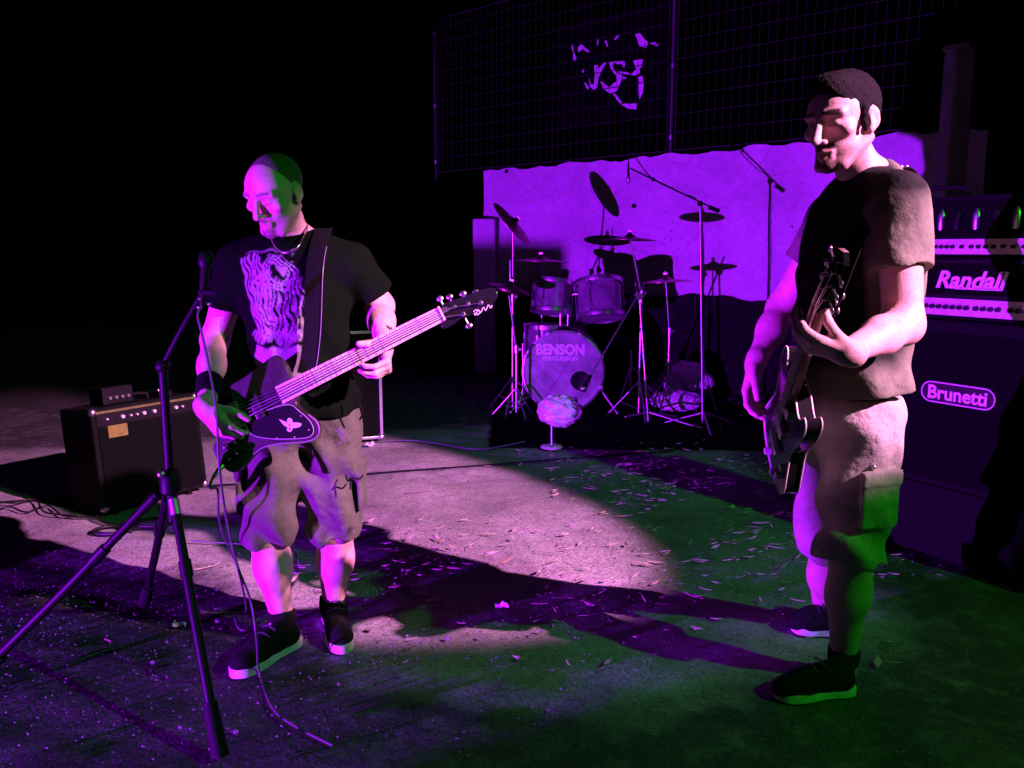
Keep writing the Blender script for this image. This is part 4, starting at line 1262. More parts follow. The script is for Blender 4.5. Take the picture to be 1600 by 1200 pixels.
# ================================================================== people
def head(Fd, C, f, upv, s=1.0, nose=1.0, jaw=1.0):
    u, l_, f_ = None, None, nrm(f)
    u = nrm(V(upv) - f_ * (V(upv) @ f_)); l_ = np.cross(u, f_)
    A = [l_, f_, u]
    q = lambda a, b, c: V(C) + (l_ * a + f_ * b + u * c) * s
    e = lambda c, r, k=.012, op='add': Fd.ell(q(*c), V(r) * s, A, k, op)
    cp = lambda a, b, ra, rb=None, k=.010, op='add': Fd.cap(q(*a), q(*b), ra * s, (ra if rb is None else rb) * s, k, op)
    e((0, -.018, .035), (.076, .095, .082))
    e((0, .030, .030), (.064, .060, .068), .02)
    e((0, .026, -.045), (.056 * jaw, .058, .062), .02)
    e((0, .075, -.098), (.024 * jaw, .020, .019), .018)
    for a in (-1, 1):
        cp((a * .060, -.012, -.045), (a * .034 * jaw, .060, -.098), .016, .016, .02)
        e((a * .046, .058, -.014), (.024, .022, .018), .018)
        cp((a * .012, .088, .030), (a * .050, .070, .027), .0095, .009, .012)
    for a in (-1, 1):
        e((a * .032, .094, .008), (.018, .014, .0115), .010, 'sub')
        e((a * .0315, .0705, .006), (.0140, .0140, .0125), .003)
        cp((a * .018, .0845, -.001), (a * .045, .074, -.001), .0035, .003, .003)
    cp((0, .090, .018), (0, .110 * nose, -.030), .0085, .0125, .010)
    for a in (-1, 1): e((a * .0125, .096, -.036), (.0085, .011, .008), .006)
    for a in (-1, 1): e((a * .006, .101, -.046), (.004, .006, .004), .003, 'sub')
    cp((-.020, .082, -.063), (0, .091, -.0595), .0065, .0075, .006); cp((.020, .082, -.063), (0, .091, -.0595), .0065, .0075, .006)
    cp((-.017, .082, -.074), (0, .089, -.0765), .0065, .0085, .006); cp((.017, .082, -.074), (0, .089, -.0765), .0065, .0085, .006)
    cp((-.019, .091, -.068), (0, .099, -.0675), .0020, .0026, .003, 'sub'); cp((.019, .091, -.068), (0, .099, -.0675), .0020, .0026, .003, 'sub')
    for a in (-1, 1):
        ear_a = [nrm(l_ * a + f_ * .35), nrm(np.cross(u, nrm(l_ * a + f_ * .35))), u]
        Fd.ell(q(a * .079, -.016, .000), V(.0070, .0175, .029) * s, ear_a, .005)
        Fd.ell(q(a * .087, -.011, .002), V(.0065, .0105, .019) * s, ear_a, .003, 'sub')
        e((a * .075, -.006, -.026), (.007, .010, .010), .008)
    return l_, f_, u, q

def face_tint(base_fn, C, l_, f_, u, s, brow=.22, stubble=.62, moust=.5, goatee=.55, top=.55):
    def fn(v):
        c = np.ones((len(v), 3)) if base_fn is None else base_fn(v)
        d = (v - V(C)) / s
        a, b, h = d @ l_, d @ f_, d @ u
        near = (np.abs(a) < .1) & (np.abs(b) < .13) & (np.abs(h) < .14)
        def mul(mask, rgb):
            c[near] = c[near] * (1 - mask[near][:, None] * (1 - V(rgb)))
        sm = lambda x, e0, e1: np.clip((x - e0) / (e1 - e0), 0, 1)
        lip = sm(.016 - np.abs(h + .068), 0, .004) * sm(.026 - np.abs(a), 0, .005) * sm(b, .070, .078)
        mul(lip, (.80, .58, .60))
        br = sm(.0065 - np.abs(h - .034 + .10 * np.abs(np.abs(a) - .030)), 0, .003) * sm(np.abs(a), .008, .013) * sm(.054 - np.abs(a), 0, .006) * sm(b, .04, .06)
        mul(br, (brow, brow, brow))
        lash = sm(.0028 - np.abs(h + .0015), 0, .002) * sm(np.abs(a), .014, .018) * sm(.049 - np.abs(a), 0, .004) * sm(b, .055, .065)
        mul(lash, (.3, .28, .28))
        st_ = sm(-h, .035, .065) * sm(b, -.03, .02) * (1 - lip)
        mul(st_, (stubble, stubble * .98, stubble * .96))
        mo = sm(.010 - np.abs(h + .049), 0, .005) * sm(.032 - np.abs(a), 0, .008) * sm(b, .06, .075)
        mul(mo, (moust,) * 3)
        go = sm(.032 - np.abs(a), 0, .010) * sm(-h, .082, .088) * sm(b, .04, .06)
        mul(go, (goatee,) * 3)
        ey = sm(.012 - np.abs(h - .010), 0, .010) * sm(.022 - np.abs(np.abs(a) - .030), 0, .01) * sm(b, .05, .06)
        mul(ey, (.86, .80, .82))
        return c
    return fn

def hand(Fd, W, d, n, th, curl, thumb, s=1.0, spread=0.0, wrist_r=.026):
    """W wrist, d towards the knuckles, n out of the palm, th rough thumb side; curl = 4 x 3 joint angles; thumb = 3 directions in (d, th, n)"""
    d = nrm(d); n = nrm(V(n) - d * (V(n) @ d)); t_ = np.cross(d, n)
    if t_ @ V(th) < 0: t_ = -t_
    W = V(W)
    q = lambda a, b, c: W + (d * a + t_ * b + n * c) * s
    off = (.0290, .0098, -.0092, -.0265)
    ln = ((.044, .026, .021), (.048, .030, .022), (.044, .028, .021), (.035, .021, .019))
    kn = (.088, .092, .087, .078)
    for i in range(4):
        Fd.cap(q(.0, off[i] * .55, 0), q(kn[i], off[i], -.002), .0165 * s, .0115 * s, .012)
    Fd.ell(q(.045, -.002, .006), V(.045, .036, .014) * s, [d, t_, n], .012)
    Fd.cap(q(-.02, 0, 0), q(.012, 0, 0), wrist_r * s, .024 * s, .02)
    rr = (.0098, .0103, .0097, .0086)
    for i in range(4):
        p = q(kn[i], off[i], -.002); ang = 0.0
        side = t_ * spread * (1.5 - i) * .5
        for j in range(3):
            ang += math.radians(curl[i][j])
            dd = nrm(d * math.cos(ang) + n * math.sin(ang) + side * (1 if j == 0 else .3))
            p2 = p + dd * ln[i][j] * s
            r0 = rr[i] * (1 - .08 * j) * s
            Fd.cap(p, p2, r0, r0 * .92, .004 if j else .006)
            p = p2
    p = q(.018, .026, .006)
    Fd.cap(q(.005, .012, .004), p, .017 * s, .0155 * s, .012)
    tl = (.044, .034, .027); tr = (.0150, .0122, .0112, .0095)
    for j in range(3):
        v = thumb[j]; dd = nrm(d * v[0] + t_ * v[1] + n * v[2])
        p2 = p + dd * tl[j] * s
        Fd.cap(p, p2, tr[j] * s, tr[j + 1] * s, .008 if j == 0 else .004)
        p = p2

def limb(Fd, a, b, c, r, k=.03, bulge=0.0):
    """shoulder-elbow-wrist or hip-knee-ankle with tapers; r = 4 radii"""
    a, b, c = V(a), V(b), V(c)
    Fd.cap(a, b, r[0], r[1], k); Fd.cap(b, b + (c - b) * .42, r[1] * .98, r[2], k); Fd.cap(b + (c - b) * .38, c, r[2], r[3], k)

def shoe(parent, heel, toe, ankle, tag_label, sole_h=.030):
    heel, toe, ankle = V(heel), V(toe), V(ankle)
    fd = nrm(V(toe[0] - heel[0], toe[1] - heel[1], 0)); sd = V(fd[1], -fd[0], 0); L = np.linalg.norm((toe - heel)[:2])
    z0 = heel[2]
    lo = np.minimum(np.minimum(heel, toe), ankle) - .12; hi = np.maximum(np.maximum(heel, toe), ankle) + .12; lo[2] = z0 - .02
    Fd = Field(lo, hi, .004)
    q = lambda a, b, c: heel + fd * a * L + sd * b + V(0, 0, c)
    A = [fd, sd, V(0, 0, 1)]
    Fd.ell(q(.80, 0, .034), (.062, .046, .040), A, .02)
    Fd.cap(q(.14, 0, .045), q(.62, 0, .045), .037, .041, .03)
    Fd.cap(q(.30, 0, .075), q(.62, 0, .058), .036, .034, .03)
    an = V(ankle[0], ankle[1], z0 + .075)
    Fd.cap(q(.16, 0, .06), an + V(0, 0, .015), .037, .042, .03)
    Fd.cap(an, an + V(0, 0, .035), .044, .046, .02)
    Fd.cut(q(0, 0, .016), (0, 0, -1))
    Fd.cut(an + V(0, 0, .045), nrm(V(0, 0, 1) - fd * .25))
    o = organic(Fd, 'shoe', 'shoe_black', parent)
    if tag_label: o['label'] = tag_label
    prof = [(-.03, .018), (.0, .030), (.12, .037), (.38, .035), (.62, .045), (.80, .047), (.92, .040), (.99, .026), (1.03, .008)]
    pts = [q(a, b, sole_h) for a, b in prof] + [q(a, -b, sole_h) for a, b in prof[::-1]]
    m = MB(); m.prism(smooth_closed(pts, 3), V(0, 0, 1), sole_h - .002); so_ = m.build('sole', 'sole_white', o, bevel=.004)
    m = MB()
    for k in range(4):
        a = .44 + .085 * k; z = .118 - .017 * k
        m.tube([q(a, -.030, z - .012), q(a + .01, 0, z), q(a, .030, z - .012)], .0035, 6, 3)
    m.build('laces', 'lace', o, smooth=60)
    return o

# ------------------------------------------------------------------ bass player
BY = 2.80
bH = P(430, 303, 2.735)
bf = nrm(V(-.40, -.82, -.44)); bup = V(-.07, -.18, 1)
sR, sL = P(372, 412, 2.82), P(552, 416, 2.84)
eR, wR = P(336, 530, 2.84), P(322, 640, 2.545)
eL, wL = P(594, 478, 2.90), P(600, 542, 2.690)
hR, hL = P(432, 668, BY), P(518, 668, BY + .02)
kR, aR = P(417, 835, 2.74), P(440, 962, 2.80)
kL, aL = P(525, 828, 2.83), P(521, 945, 2.92)
nb = P(462, 385, 2.82)
heelR, toeR = G(463, 1006), G(366, 1060)
heelL, toeL = G(517, 962), G(536, 1022)
bloc = V((aR[0] + aL[0]) / 2, (aR[1] + aL[1]) / 2, 0)

Fd = Field((-1.16, 2.40, 0.02), (-.28, 3.08, 1.74), .0042)
Fd.cap(P(462, 420, 2.83), P(475, 620, 2.82), .12, .12, .05)
Fd.cap(sR, sL, .045, .045, .04)
Fd.cap(nb - V(0, 0, .03), bH + V(.02, .045, -.075), .060, .054, .03)
Fd.cap(nb + V(0, .02, .02), sR + V(0, 0, .02), .045, .04, .04); Fd.cap(nb + V(0, .02, .02), sL + V(0, 0, .02), .045, .04, .04)
bl, bf, bu, bq = head(Fd, bH, bf, bup, 1.0, jaw=1.02)
limb(Fd, sR, eR, wR, (.055, .043, .040, .027))
limb(Fd, sL, eL, wL, (.055, .044, .041, .028))
hand(Fd, wR, V(.60, -.02, -.72), V(.45, .75, -.1), V(.6, 0, .7), ((30, 35, 25), (34, 38, 25), (36, 40, 28), (38, 40, 28)), ((.7, .6, .3), (.9, .25, .35), (.95, .1, .3)), .98, .05)
hand(Fd, wL, V(.20, -.72, -.62), V(-.93, -.15, -.12), V(0, .3, 1), ((62, 40, 25), (58, 45, 30), (60, 48, 32), (62, 48, 32)), ((.35, .75, .35), (.5, .5, .8), (.2, .4, 1)), 1.0, .12)
for h_, k_, a_ in ((hR, kR, aR), (hL, kL, aL)):
    limb(Fd, h_, k_, a_, (.085, .058, .060, .037))
    Fd.ell(k_ + (a_ - k_) * .28 + V(0, .018, 0), (.052, .054, .095), None, .03)
    Fd.cap(a_, a_ - V(0, 0, .05), .038, .04, .02)
for h_, t_, a_ in ((heelR, toeR, aR), (heelL, toeL, aL)):
    Fd.cap(a_ - V(0, 0, .03), h_ * .35 + t_ * .65 + V(0, 0, .045), .032, .026, .02)
bassist = organic(Fd, 'person', 'skin', None, face_tint(None, bH, bl, bf, bu, 1.0, brow=.35, stubble=.66, moust=.5, goatee=.42), bloc)
meta(bassist, 'person in printed black t-shirt and long grey shorts bent over a bass guitar', 'person', 'musicians')

# cropped hair
Fh = Field(bH - .16, bH + .16, .004)
A_ = [bl, bf, bu]
Fh.ell(bq(0, -.018, .0355), (.0775, .0965, .0835), A_, .01)
Fh.cut(bq(0, .030, .085), bf * .86 - bu * .50)
Fh.cut(bq(0, 0, -.055), -bu)
for a in (-1, 1): Fh.ell(bq(a * .082, -.014, -.006), (.03, .024, .038), A_, .006, 'sub')
organic(Fh, 'hair', 'stubble_hair', bassist)

# t-shirt
BXS = 2.69 / FPX
def shirt_px(v):
    za, zb = P(460, 400, 2.69)[2], P(460, 600, 2.69)[2]
    return np.stack([800 + v[:, 0] / BXS * .985, 400 + (v[:, 2] - za) / (zb - za) * 200], 1)
def print_tint(v):
    p = shirt_px(v)
    p = p + np.stack([2.4 * np.sin(p[:, 1] / 6.3) + 1.8 * np.sin(p[:, 0] / 4.1 + p[:, 1] / 9), 2.6 * np.sin(p[:, 0] / 5.7 + 1) + 1.5 * np.sin(p[:, 1] / 3.9 + p[:, 0] / 8)], 1)
    x, y = p[:, 0], p[:, 1]
    base = np.tile(V(.004, .009, .004), (len(v), 1))
    ink = np.zeros(len(v))
    sm = lambda q, w_: np.clip(q / w_, 0, 1)
    rr = np.random.default_rng(5)
    # flowing drapery: long vertical lines that spread downwards
    reg = sm(x - 425, 4) * sm(480 - x, 3) * sm(y - 432, 6) * sm(532 - y, 4)
    ph = (x - 455) / (1 + (y - 430) / 260.0)
    ink = np.maximum(ink, reg * (np.sin(ph * .92 + .4 * np.sin(y / 9)) > -.25) * (.75 + .25 * np.sin(y / 4.1 + x / 7)))
    # wing of curved lines on the left
    dc = np.hypot(x - 446, (y - 470) * .72)
    reg2 = sm(x - 396, 4) * sm(432 - x, 4) * sm(y - 418, 6) * sm(530 - y, 4)
    ink = np.maximum(ink, reg2 * (np.sin(dc * .95) > -.3))
    # hair and hood
    dh = np.hypot(x - 440, y - 428)
    ink = np.maximum(ink, sm(30 - dh, 3) * sm(dh - 12, 2) * (np.sin(dh * 1.2 + np.arctan2(y - 428, x - 440) * 2) > -.1))
    ink = np.maximum(ink, .9 * sm(9 - np.hypot(x - 446, y - 421), 2))
    # feathers rising on the left edge
    for k in range(6):
        a = 382 + k * 6.5
        ink = np.maximum(ink, .8 * sm(2.3 - stroke_dist(p, [(a, 398 + rr.uniform(0, 5)), (a + 1, 425), (a + 7, 455), (a + 16, 500)]), 1.0))
    ink = np.maximum(ink, .45 * sm(1.8 - stroke_dist(p, [(388, 396), (420, 392), (470, 394)]), 1.0))
    for k in range(9): ink = np.maximum(ink, .5 * sm(2.6 - np.hypot(x - rr.uniform(395, 475), y - rr.uniform(398, 412)), 1.2))
    # rolling clouds and pale band below
    for cx_, cy_, r_ in ((405, 528, 12), (423, 524, 13), (447, 530, 15), (466, 527, 11)):
        dd = np.hypot(x - cx_, y - cy_); ink = np.maximum(ink, sm(r_ - dd, 2) * (.55 + .45 * np.sin((x - cx_) * .9 + (y - cy_) * .45)))
    ink = np.maximum(ink, .92 * sm(x - 396, 3) * sm(480 - x, 3) * sm(y - 541, 3) * sm(612 - y, 3))
    ink *= (v[:, 1] < 2.80)
    ink *= .80 + .2 * np.sin(x * 1.7 + y * .9) * np.sin(y * 1.3)
    return base * (1 - ink[:, None]) + V(.47, .46, .46) * ink[:, None]
Fs = Field((-1.14, 2.52, .72), (-.30, 3.08, 1.50), .0045)
Fs.ell(P(462, 462, 2.82), (.188, .120, .20), None, .05)
Fs.ell(P(470, 560, 2.82), (.180, .128, .19), None, .05)
Fs.cap(sR + V(.02, 0, 0), sL - V(.02, 0, 0), .066, .066, .05)
Fs.cap(nb + V(0, .01, -.01), sR + V(.01, 0, .012), .066, .060, .05); Fs.cap(nb + V(0, .01, -.01), sL + V(-.01, 0, .012), .066, .060, .05)
Fs.ell(P(478, 625, 2.82), (.188, .140, .13), None, .05)
Fs.cap(sR, sR + (eR - sR) * .56, .062, .076, .03, flat=True); Fs.cap(sL, sL + (eL - sL) * .70, .062, .078, .03, flat=True)
gt = lambda X, Y, Z: np.clip((1.22 - Z) / .35, .25, 1)
Fs.wave(.0065, (.9, .2, .45), 55, .4, gt); Fs.wave(.0065, (.45, .3, .9), 38, 1.9, gt)
Fs.ell(nb + V(-.01, -.03, -.045), (.12, .085, .075), None, .05)
Fs.cap(nb + V(-.005, -.012, .082), bH, .060, .075, .012, 'sub')
Fs.cut(P(470, 646, 2.8), (0, 0, -1))
Fs.shell(.010)
organic(Fs, 't_shirt', 'shirt_print', bassist, print_tint)

# shorts
def shorts_tint(c):
    return lambda v: np.tile(V(c), (len(v), 1)) * (1 + .10 * np.sin(v[:, 2] * 41 + v[:, 0] * 17))[:, None]
Fp = Field((-1.00, 2.56, .34), (-.40, 3.06, .95), .0045)
Fp.ell(P(476, 640, 2.83), (.175, .128, .13), None, .04)
Fp.cap(hR, kR + (aR - kR) * .10, .104, .090, .04, flat=True); Fp.cap(hL, kL + (aL - kL) * .06, .104, .090, .04, flat=True)
wst = lambda X, Y, Z: np.clip((.86 - Z) / .2, .2, 1)
Fp.wave(.0065, (.95, .25, .25), 62, 1.0, wst); Fp.wave(.0085, (.5, .3, .85), 44, .2, wst)
for c_, ax_ in ((hL * .45 + kL * .55 + V(.095, .0, 0), V(1, 0, 0)), (hR * .45 + kR * .55 + V(-.095, 0, 0), V(-1, 0, 0))):
    Fp.rbox(c_, (.008, .058, .080), None, .008, .014); Fp.rbox(c_ + V(0, 0, .062), (.012, .062, .022), None, .006, .008)
Fp.cut(V(0, 0, .90), (0, 0, 1))
Fp.shell(.012)
sh = organic(Fp, 'shorts', 'shorts_grey', bassist, shorts_tint((.115, .135, .085)))
m = MB(); m.tube([P(540, 742, 2.72), P(544, 752, 2.70), P(548, 747, 2.70), P(562, 748, 2.71), P(567, 742, 2.73)], .0028, 6, 4); m.tube([P(548, 747, 2.70), P(547, 765, 2.70)], .0028, 6)
m.build('drawstring', 'webbing', sh, smooth=60)
m = MB(); m.tube([P(553, 624, 2.70), P(562, 632, 2.69), P(566, 646, 2.69), P(562, 656, 2.70)], .003, 6, 4); m.build('belt_loop', 'webbing', sh, smooth=60)

shoe(bassist, heelR, toeR, aR, 'black shoe pointing away from the other foot', .034)
shoe(bassist, heelL, toeL, aL, None, .032)
# sweatband on the plucking arm, chain round the neck
wd = nrm(wR - eR)
m = MB(); m.lathe(eR + wd * (np.linalg.norm(wR - eR) * .60), wd, [(.036, 0), (.041, .004), (.040, .04), (.038, .078), (.034, .082)], 22); m.build('sweatband', 'webbing', bassist, smooth=50)
m = MB()
m.tube([P(436, 355, 2.80), P(424, 366, 2.735), P(428, 384, 2.690), P(440, 394, 2.668), P(452, 395, 2.662), P(463, 389, 2.668), P(472, 377, 2.69), P(478, 364, 2.74), P(480, 352, 2.80)], .0032, 6, 6)
m.build('neck_chain', 'silver', bassist, smooth=60)

# ------------------------------------------------------------------ guitar player
gH = P(1316, 192, 2.40)
gf = nrm(V(-.80, -.56, -.20)); gup = V(-.06, 0, 1)
bodyf = nrm(V(-.94, -.34, 0)); bodyl = V(-bodyf[1], bodyf[0], 0); bodyl = bodyl if bodyl[1] < 0 else -bodyl
qL, qR = P(1404, 322, 2.31), P(1306, 340, 2.68)
e2L, w2L = P(1411, 508, 2.26), P(1322, 551, 2.08)
e2R, w2R = P(1222, 480, 2.80), P(1180, 568, 2.66)
g_hL, g_hR = P(1345, 672, 2.44), P(1300, 668, 2.60)
g_kL, g_aL = P(1328, 862, 2.42), P(1318, 1028, 2.52)
g_kR, g_aR = P(1292, 850, 2.78), P(1290, 968, 2.95)
gnb = P(1362, 285, 2.46)
heelA, toeA = G(1328, 1082), G(1213, 1092)
heelB, toeB = G(1318, 992), G(1238, 985)
gloc = V((g_aL[0] + g_aR[0]) / 2, (g_aL[1] + g_aR[1]) / 2, 0)
Fd = Field((.52, 1.84, .02), (1.30, 3.10, 1.93), .0044)
Fd.cap(P(1352, 340, 2.5), P(1325, 640, 2.5), .12, .12, .05)
Fd.cap(qR, qL, .05, .05, .04)
Fd.cap(gnb - V(0, 0, .04), gH - gf * .030 - V(0, 0, .065), .064, .056, .03)
Fd.cap(gnb, qL + V(0, 0, .02), .05, .045, .05); Fd.cap(gnb, qR + V(0, 0, .02), .05, .045, .05)
gl, gf, gu, gq = head(Fd, gH, gf, gup, 1.07, nose=1.05, jaw=.98)
limb(Fd, qL, e2L, w2L, (.060, .050, .046, .030))
limb(Fd, qR, e2R, w2R, (.058, .046, .043, .029))
hand(Fd, w2L, V(-.80, -.15, .22), V(-.25, .35, .90), V(-.1, -1, .5), ((18, 35, 30), (26, 42, 35), (32, 48, 35), (36, 50, 35)), ((.9, .35, .25), (.7, .15, .6), (.35, .05, .9)), 1.08, .12, .029)
hand(Fd, w2R, V(-.20, -.18, -.90), V(.75, -.55, -.05), V(.1, -1, .1), ((18, 28, 20), (24, 30, 22), (28, 32, 24), (30, 34, 24)), ((.75, .45, .4), (.9, .2, .4), (.95, .05, .35)), 1.05, .08)
for h_, k_, a_ in ((g_hL, g_kL, g_aL), (g_hR, g_kR, g_aR)):
    limb(Fd, h_, k_, a_, (.09, .06, .060, .038))
    Fd.ell(k_ + (a_ - k_) * .28 - bodyf * .018, (.052, .052, .10), None, .03)
    Fd.cap(a_, a_ - V(0, 0, .05), .038, .04, .02)
for h_, t_, a_ in ((heelA, toeA, g_aL), (heelB, toeB, g_aR)):
    Fd.cap(a_ - V(0, 0, .03), h_ * .35 + t_ * .65 + V(0, 0, .045), .032, .026, .02)
guitarist = organic(Fd, 'person', 'skin', None, face_tint(None, gH, gl, gf, gu, 1.07, brow=.08, stubble=.52, moust=.16, goatee=.42), gloc)
meta(guitarist, 'tall bearded person in olive t-shirt and khaki shorts playing a black electric guitar', 'person', 'musicians')
Fh = Field(gH - .19, gH + .19, .004)
A_ = [gl, gf, gu]
Fh.ell(gq(0, -.020, .040), V(.0795, .0995, .089) * 1.07, A_, .01)
Fh.ell(gq(0, .030, .075), V(.060, .058, .046) * 1.07, A_, .02)
Fh.ell(gq(0, .045, .098), V(.050, .040, .026) * 1.07, A_, .02)
for a in (-1, 1): Fh.cap(gq(a * .074, .012, .03), gq(a * .072, .014, -.022), .011, .008, .01)
Fh.cut(gq(0, .072, .074), gf * .82 - gu * .57, (gq(0, .12, .02), .135))
Fh.cut(gq(0, 0, -.075), -gu)
Fh.ell(gq(0, .09, -.035), V(.075, .085, .070) * 1.07, A_, .01, 'sub')
for a in (-1, 1): Fh.ell(gq(a * .086, -.018, -.006), V(.03, .024, .036) * 1.07, A_, .006, 'sub')
X, Y, Z = Fh.grid()
Fh.F += (.0022 * np.sin(X * 260 + 60 * Z) * np.sin(Y * 240 + 3) * np.sin(Z * 200)).astype(np.float32)
organic(Fh, 'hair', 'hair', guitarist)

Fs = Field((.62, 2.00, .72), (1.34, 2.95, 1.68), .0045)
AB = [bodyl, bodyf, V(0, 0, 1)]
Fs.ell(P(1343, 405, 2.5), (.205, .142, .23), AB, .05)
Fs.ell(gnb + bodyf * .02 - V(0, 0, .045), (.12, .085, .075), AB, .05)
Fs.ell(P(1330, 530, 2.5), (.182, .135, .24), AB, .09)
Fs.ell(P(1328, 610, 2.5), (.172, .132, .16), AB, .09)
Fs.cap(qR, qL, .072, .072, .05)
Fs.cap(gnb + V(0, 0, -.015), qL + V(0, 0, .012), .072, .064, .05); Fs.cap(gnb + V(0, 0, -.015), qR + V(0, 0, .012), .072, .064, .05)
Fs.cap(qL, qL + (e2L - qL) * .53, .070, .082, .025, flat=True); Fs.cap(qR, qR + (e2R - qR) * .5, .068, .078, .025, flat=True)
gt = lambda X, Y, Z: np.clip((1.50 - Z) / .3, .5, 1)
Fs.wave(.0070, (.75, .5, .45), 50, .9, gt); Fs.wave(.0080, (.35, .45, .85), 40, 2.6, gt)
Fs.cap(gnb + V(-.028, -.016, .098), gH, .064, .08, .012, 'sub')
Fs.cut(P(1326, 608, 2.5), nrm(V(.12, 0, -1)))
Fs.shell(.010)
def olive_shade_tint(v):
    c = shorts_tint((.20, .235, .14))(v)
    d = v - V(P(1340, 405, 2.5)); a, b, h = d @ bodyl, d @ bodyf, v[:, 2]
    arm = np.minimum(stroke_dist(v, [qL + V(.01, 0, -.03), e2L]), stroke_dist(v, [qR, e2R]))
    g_ = np.clip((b + .035) / .05, 0, 1) * np.clip((arm - .082) / .02, 0, 1) * np.clip((h - P(1330, 575, 2.5)[2]) / .05, 0, 1)  # front of the shirt coloured dark to stand for shade on the chest
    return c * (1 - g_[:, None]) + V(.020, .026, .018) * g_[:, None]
organic(Fs, 't_shirt', 'shirt_olive', guitarist, olive_shade_tint)

Fp = Field((.62, 2.18, .30), (1.26, 3.02, .98), .0048)
Fp.ell(P(1327, 645, 2.5), (.175, .135, .14), AB, .04)
Fp.cap(g_hL, g_kL + (g_aL - g_kL) * .03, .106, .096, .04, flat=True); Fp.cap(g_hR, g_kR + (g_aR - g_kR) * .03, .102, .094, .04, flat=True)
wst = lambda X, Y, Z: np.clip((.92 - Z) / .2, .2, 1)
Fp.wave(.0070, (.7, .6, .3), 58, 1.6, wst); Fp.wave(.0090, (.45, .4, .8), 42, .2, wst)
c_ = g_hL * .5 + g_kL * .5 + bodyl * .098
Fp.rbox(c_, (.008, .066, .082), [bodyl, bodyf, V(0, 0, 1)], .008, .014); Fp.rbox(c_ + V(0, 0, .065), (.013, .070, .022), AB, .006, .008)
Fp.cut(V(0, 0, .93), (0, 0, 1))
Fp.shell(.012)
sh = organic(Fp, 'shorts', 'shorts_khaki', guitarist, shorts_tint((.46, .47, .36)))
m = MB(); m.ball(P(1365, 730, 2.33), .008, 8, 6); m.build('pocket_button', 'chrome', sh, smooth=60)
shoe(guitarist, heelA, toeA, g_aL, None, .034)
shoe(guitarist, heelB, toeB, g_aR, None, .032)

# ================================================================== bass guitar
gO = P(372, 645, 2.575)
gN = P(690, 491, 2.615)
u_, v_, n_ = frame(gN - gO, V(-.22, -1, .12))
def bpx(px, py, off=0.0): return on_plane(px, py, gO + n_ * off, n_)
t = thing('bass_guitar', 'dark five-string bass guitar with pale fretboard and an insect emblem on its pickguard', 'bass guitar', gO)
TH = .040
OUT = [(452, 584), (445, 568), (436, 556), (424, 557), (402, 574), (380, 590), (360, 603), (362, 618), (366, 632), (372, 645), (374, 660), (366, 668), (350, 676), (338, 688), (332, 700), (338, 716), (346, 728), (358, 737), (370, 737), (382, 726), (396, 710), (412, 699), (432, 694), (458, 692), (480, 690), (494, 684), (499, 672), (494, 658), (482, 648), (470, 638), (463, 628), (466, 612), (460, 598)]
pts = smooth_closed([bpx(x, y) for x, y in OUT], 3)
m = MB(); m.prism(pts, n_, TH); body = m.build('body', 'bass_body', t, smooth=35, bevel=.005)
edge = [bpx(x, y, .0005) for x, y in OUT[20:29]]
m = MB(); m.tube(edge, .0026, 6, 4); m.build('binding', 'bass_edge', body, smooth=60)
PG = [(385, 655), (420, 640), (452, 632), (468, 643), (482, 655), (490, 670), (486, 681), (470, 685), (430, 686), (400, 682), (388, 672)]
pg = smooth_closed([bpx(x, y, .003) for x, y in PG], 3)
m = MB(); m.prism(pg, n_, .0026); pgo = m.build('pickguard', 'pickguard', t)
m = MB(); m.tube(pg + pg[:1], .0010, 5); m.build('pickguard_edge', 'ivory', pgo, smooth=60)
for x, y in ((391, 679), (406, 683), (433, 684), (460, 683), (482, 672), (470, 650)):
    m = MB(); m.ball(bpx(x, y, .004), .0026, 6, 4); m.build('screw', 'chrome', pgo, smooth=60)
# emblem: two wings, a body and a ring
for pl in ([(436, 655), (441, 657), (450, 661), (451, 667), (444, 665)], [(471, 662), (468, 667), (460, 669), (453, 668), (454, 662), (462, 660)], [(449, 655), (452, 653), (456, 655), (457, 660), (453, 663), (449, 660)]):
    m = MB(); m.prism(smooth_closed([bpx(x, y, .0042) for x, y in pl], 2), n_, .001); m.build('emblem_piece', 'white_print', pgo)
rc = bpx(452.5, 670.5, .0042)
m = MB(); m.lathe(rc, n_, [(.0030, -.0006), (.0030, .0004), (.0085, .0004), (.0085, -.0006)], 16); m.build('emblem_piece', 'white_print', pgo)
# neck
NW0, NW1 = .058, .047
nk0 = bpx(437, 618, 0); nk1 = bpx(690, 491, 0)
nk0 = gO + u_ * ((nk0 - gO) @ u_) + v_ * ((nk0 - gO) @ v_); 
nd = nrm(nk1 - nk0); nv = np.cross(n_, nd); NL = np.linalg.norm(nk1 - nk0)
def npt(s_, w_, h_): 
    ww = (NW0 + (NW1 - NW0) * s_) / 2
    return nk0 + nd * NL * s_ + nv * w_ * ww + n_ * h_
m = MB()
m.prism([npt(0, -1, .010), npt(1, -1, .010), npt(1, 1, .010), npt(0, 1, .010)], n_, .007); fb = m.build('fretboard', 'maple', t, bevel=.0015)
m = MB(); vs = []; fs = []
for i in range(9):
    s_ = i / 8
    for a in range(9):
        an = math.pi * a / 8; vs.append(npt(s_, -math.cos(an) * .98, .003 - math.sin(an) * (.020 - .003 * s_)))
for i in range(8):
    for a in range(8): fs.append((i * 9 + a, i * 9 + a + 1, (i + 1) * 9 + a + 1, (i + 1) * 9 + a))
m.add(vs, fs); m.build('neck_back', 'maple', t, smooth=60)
scale_len = np.linalg.norm(nk1 - gO)
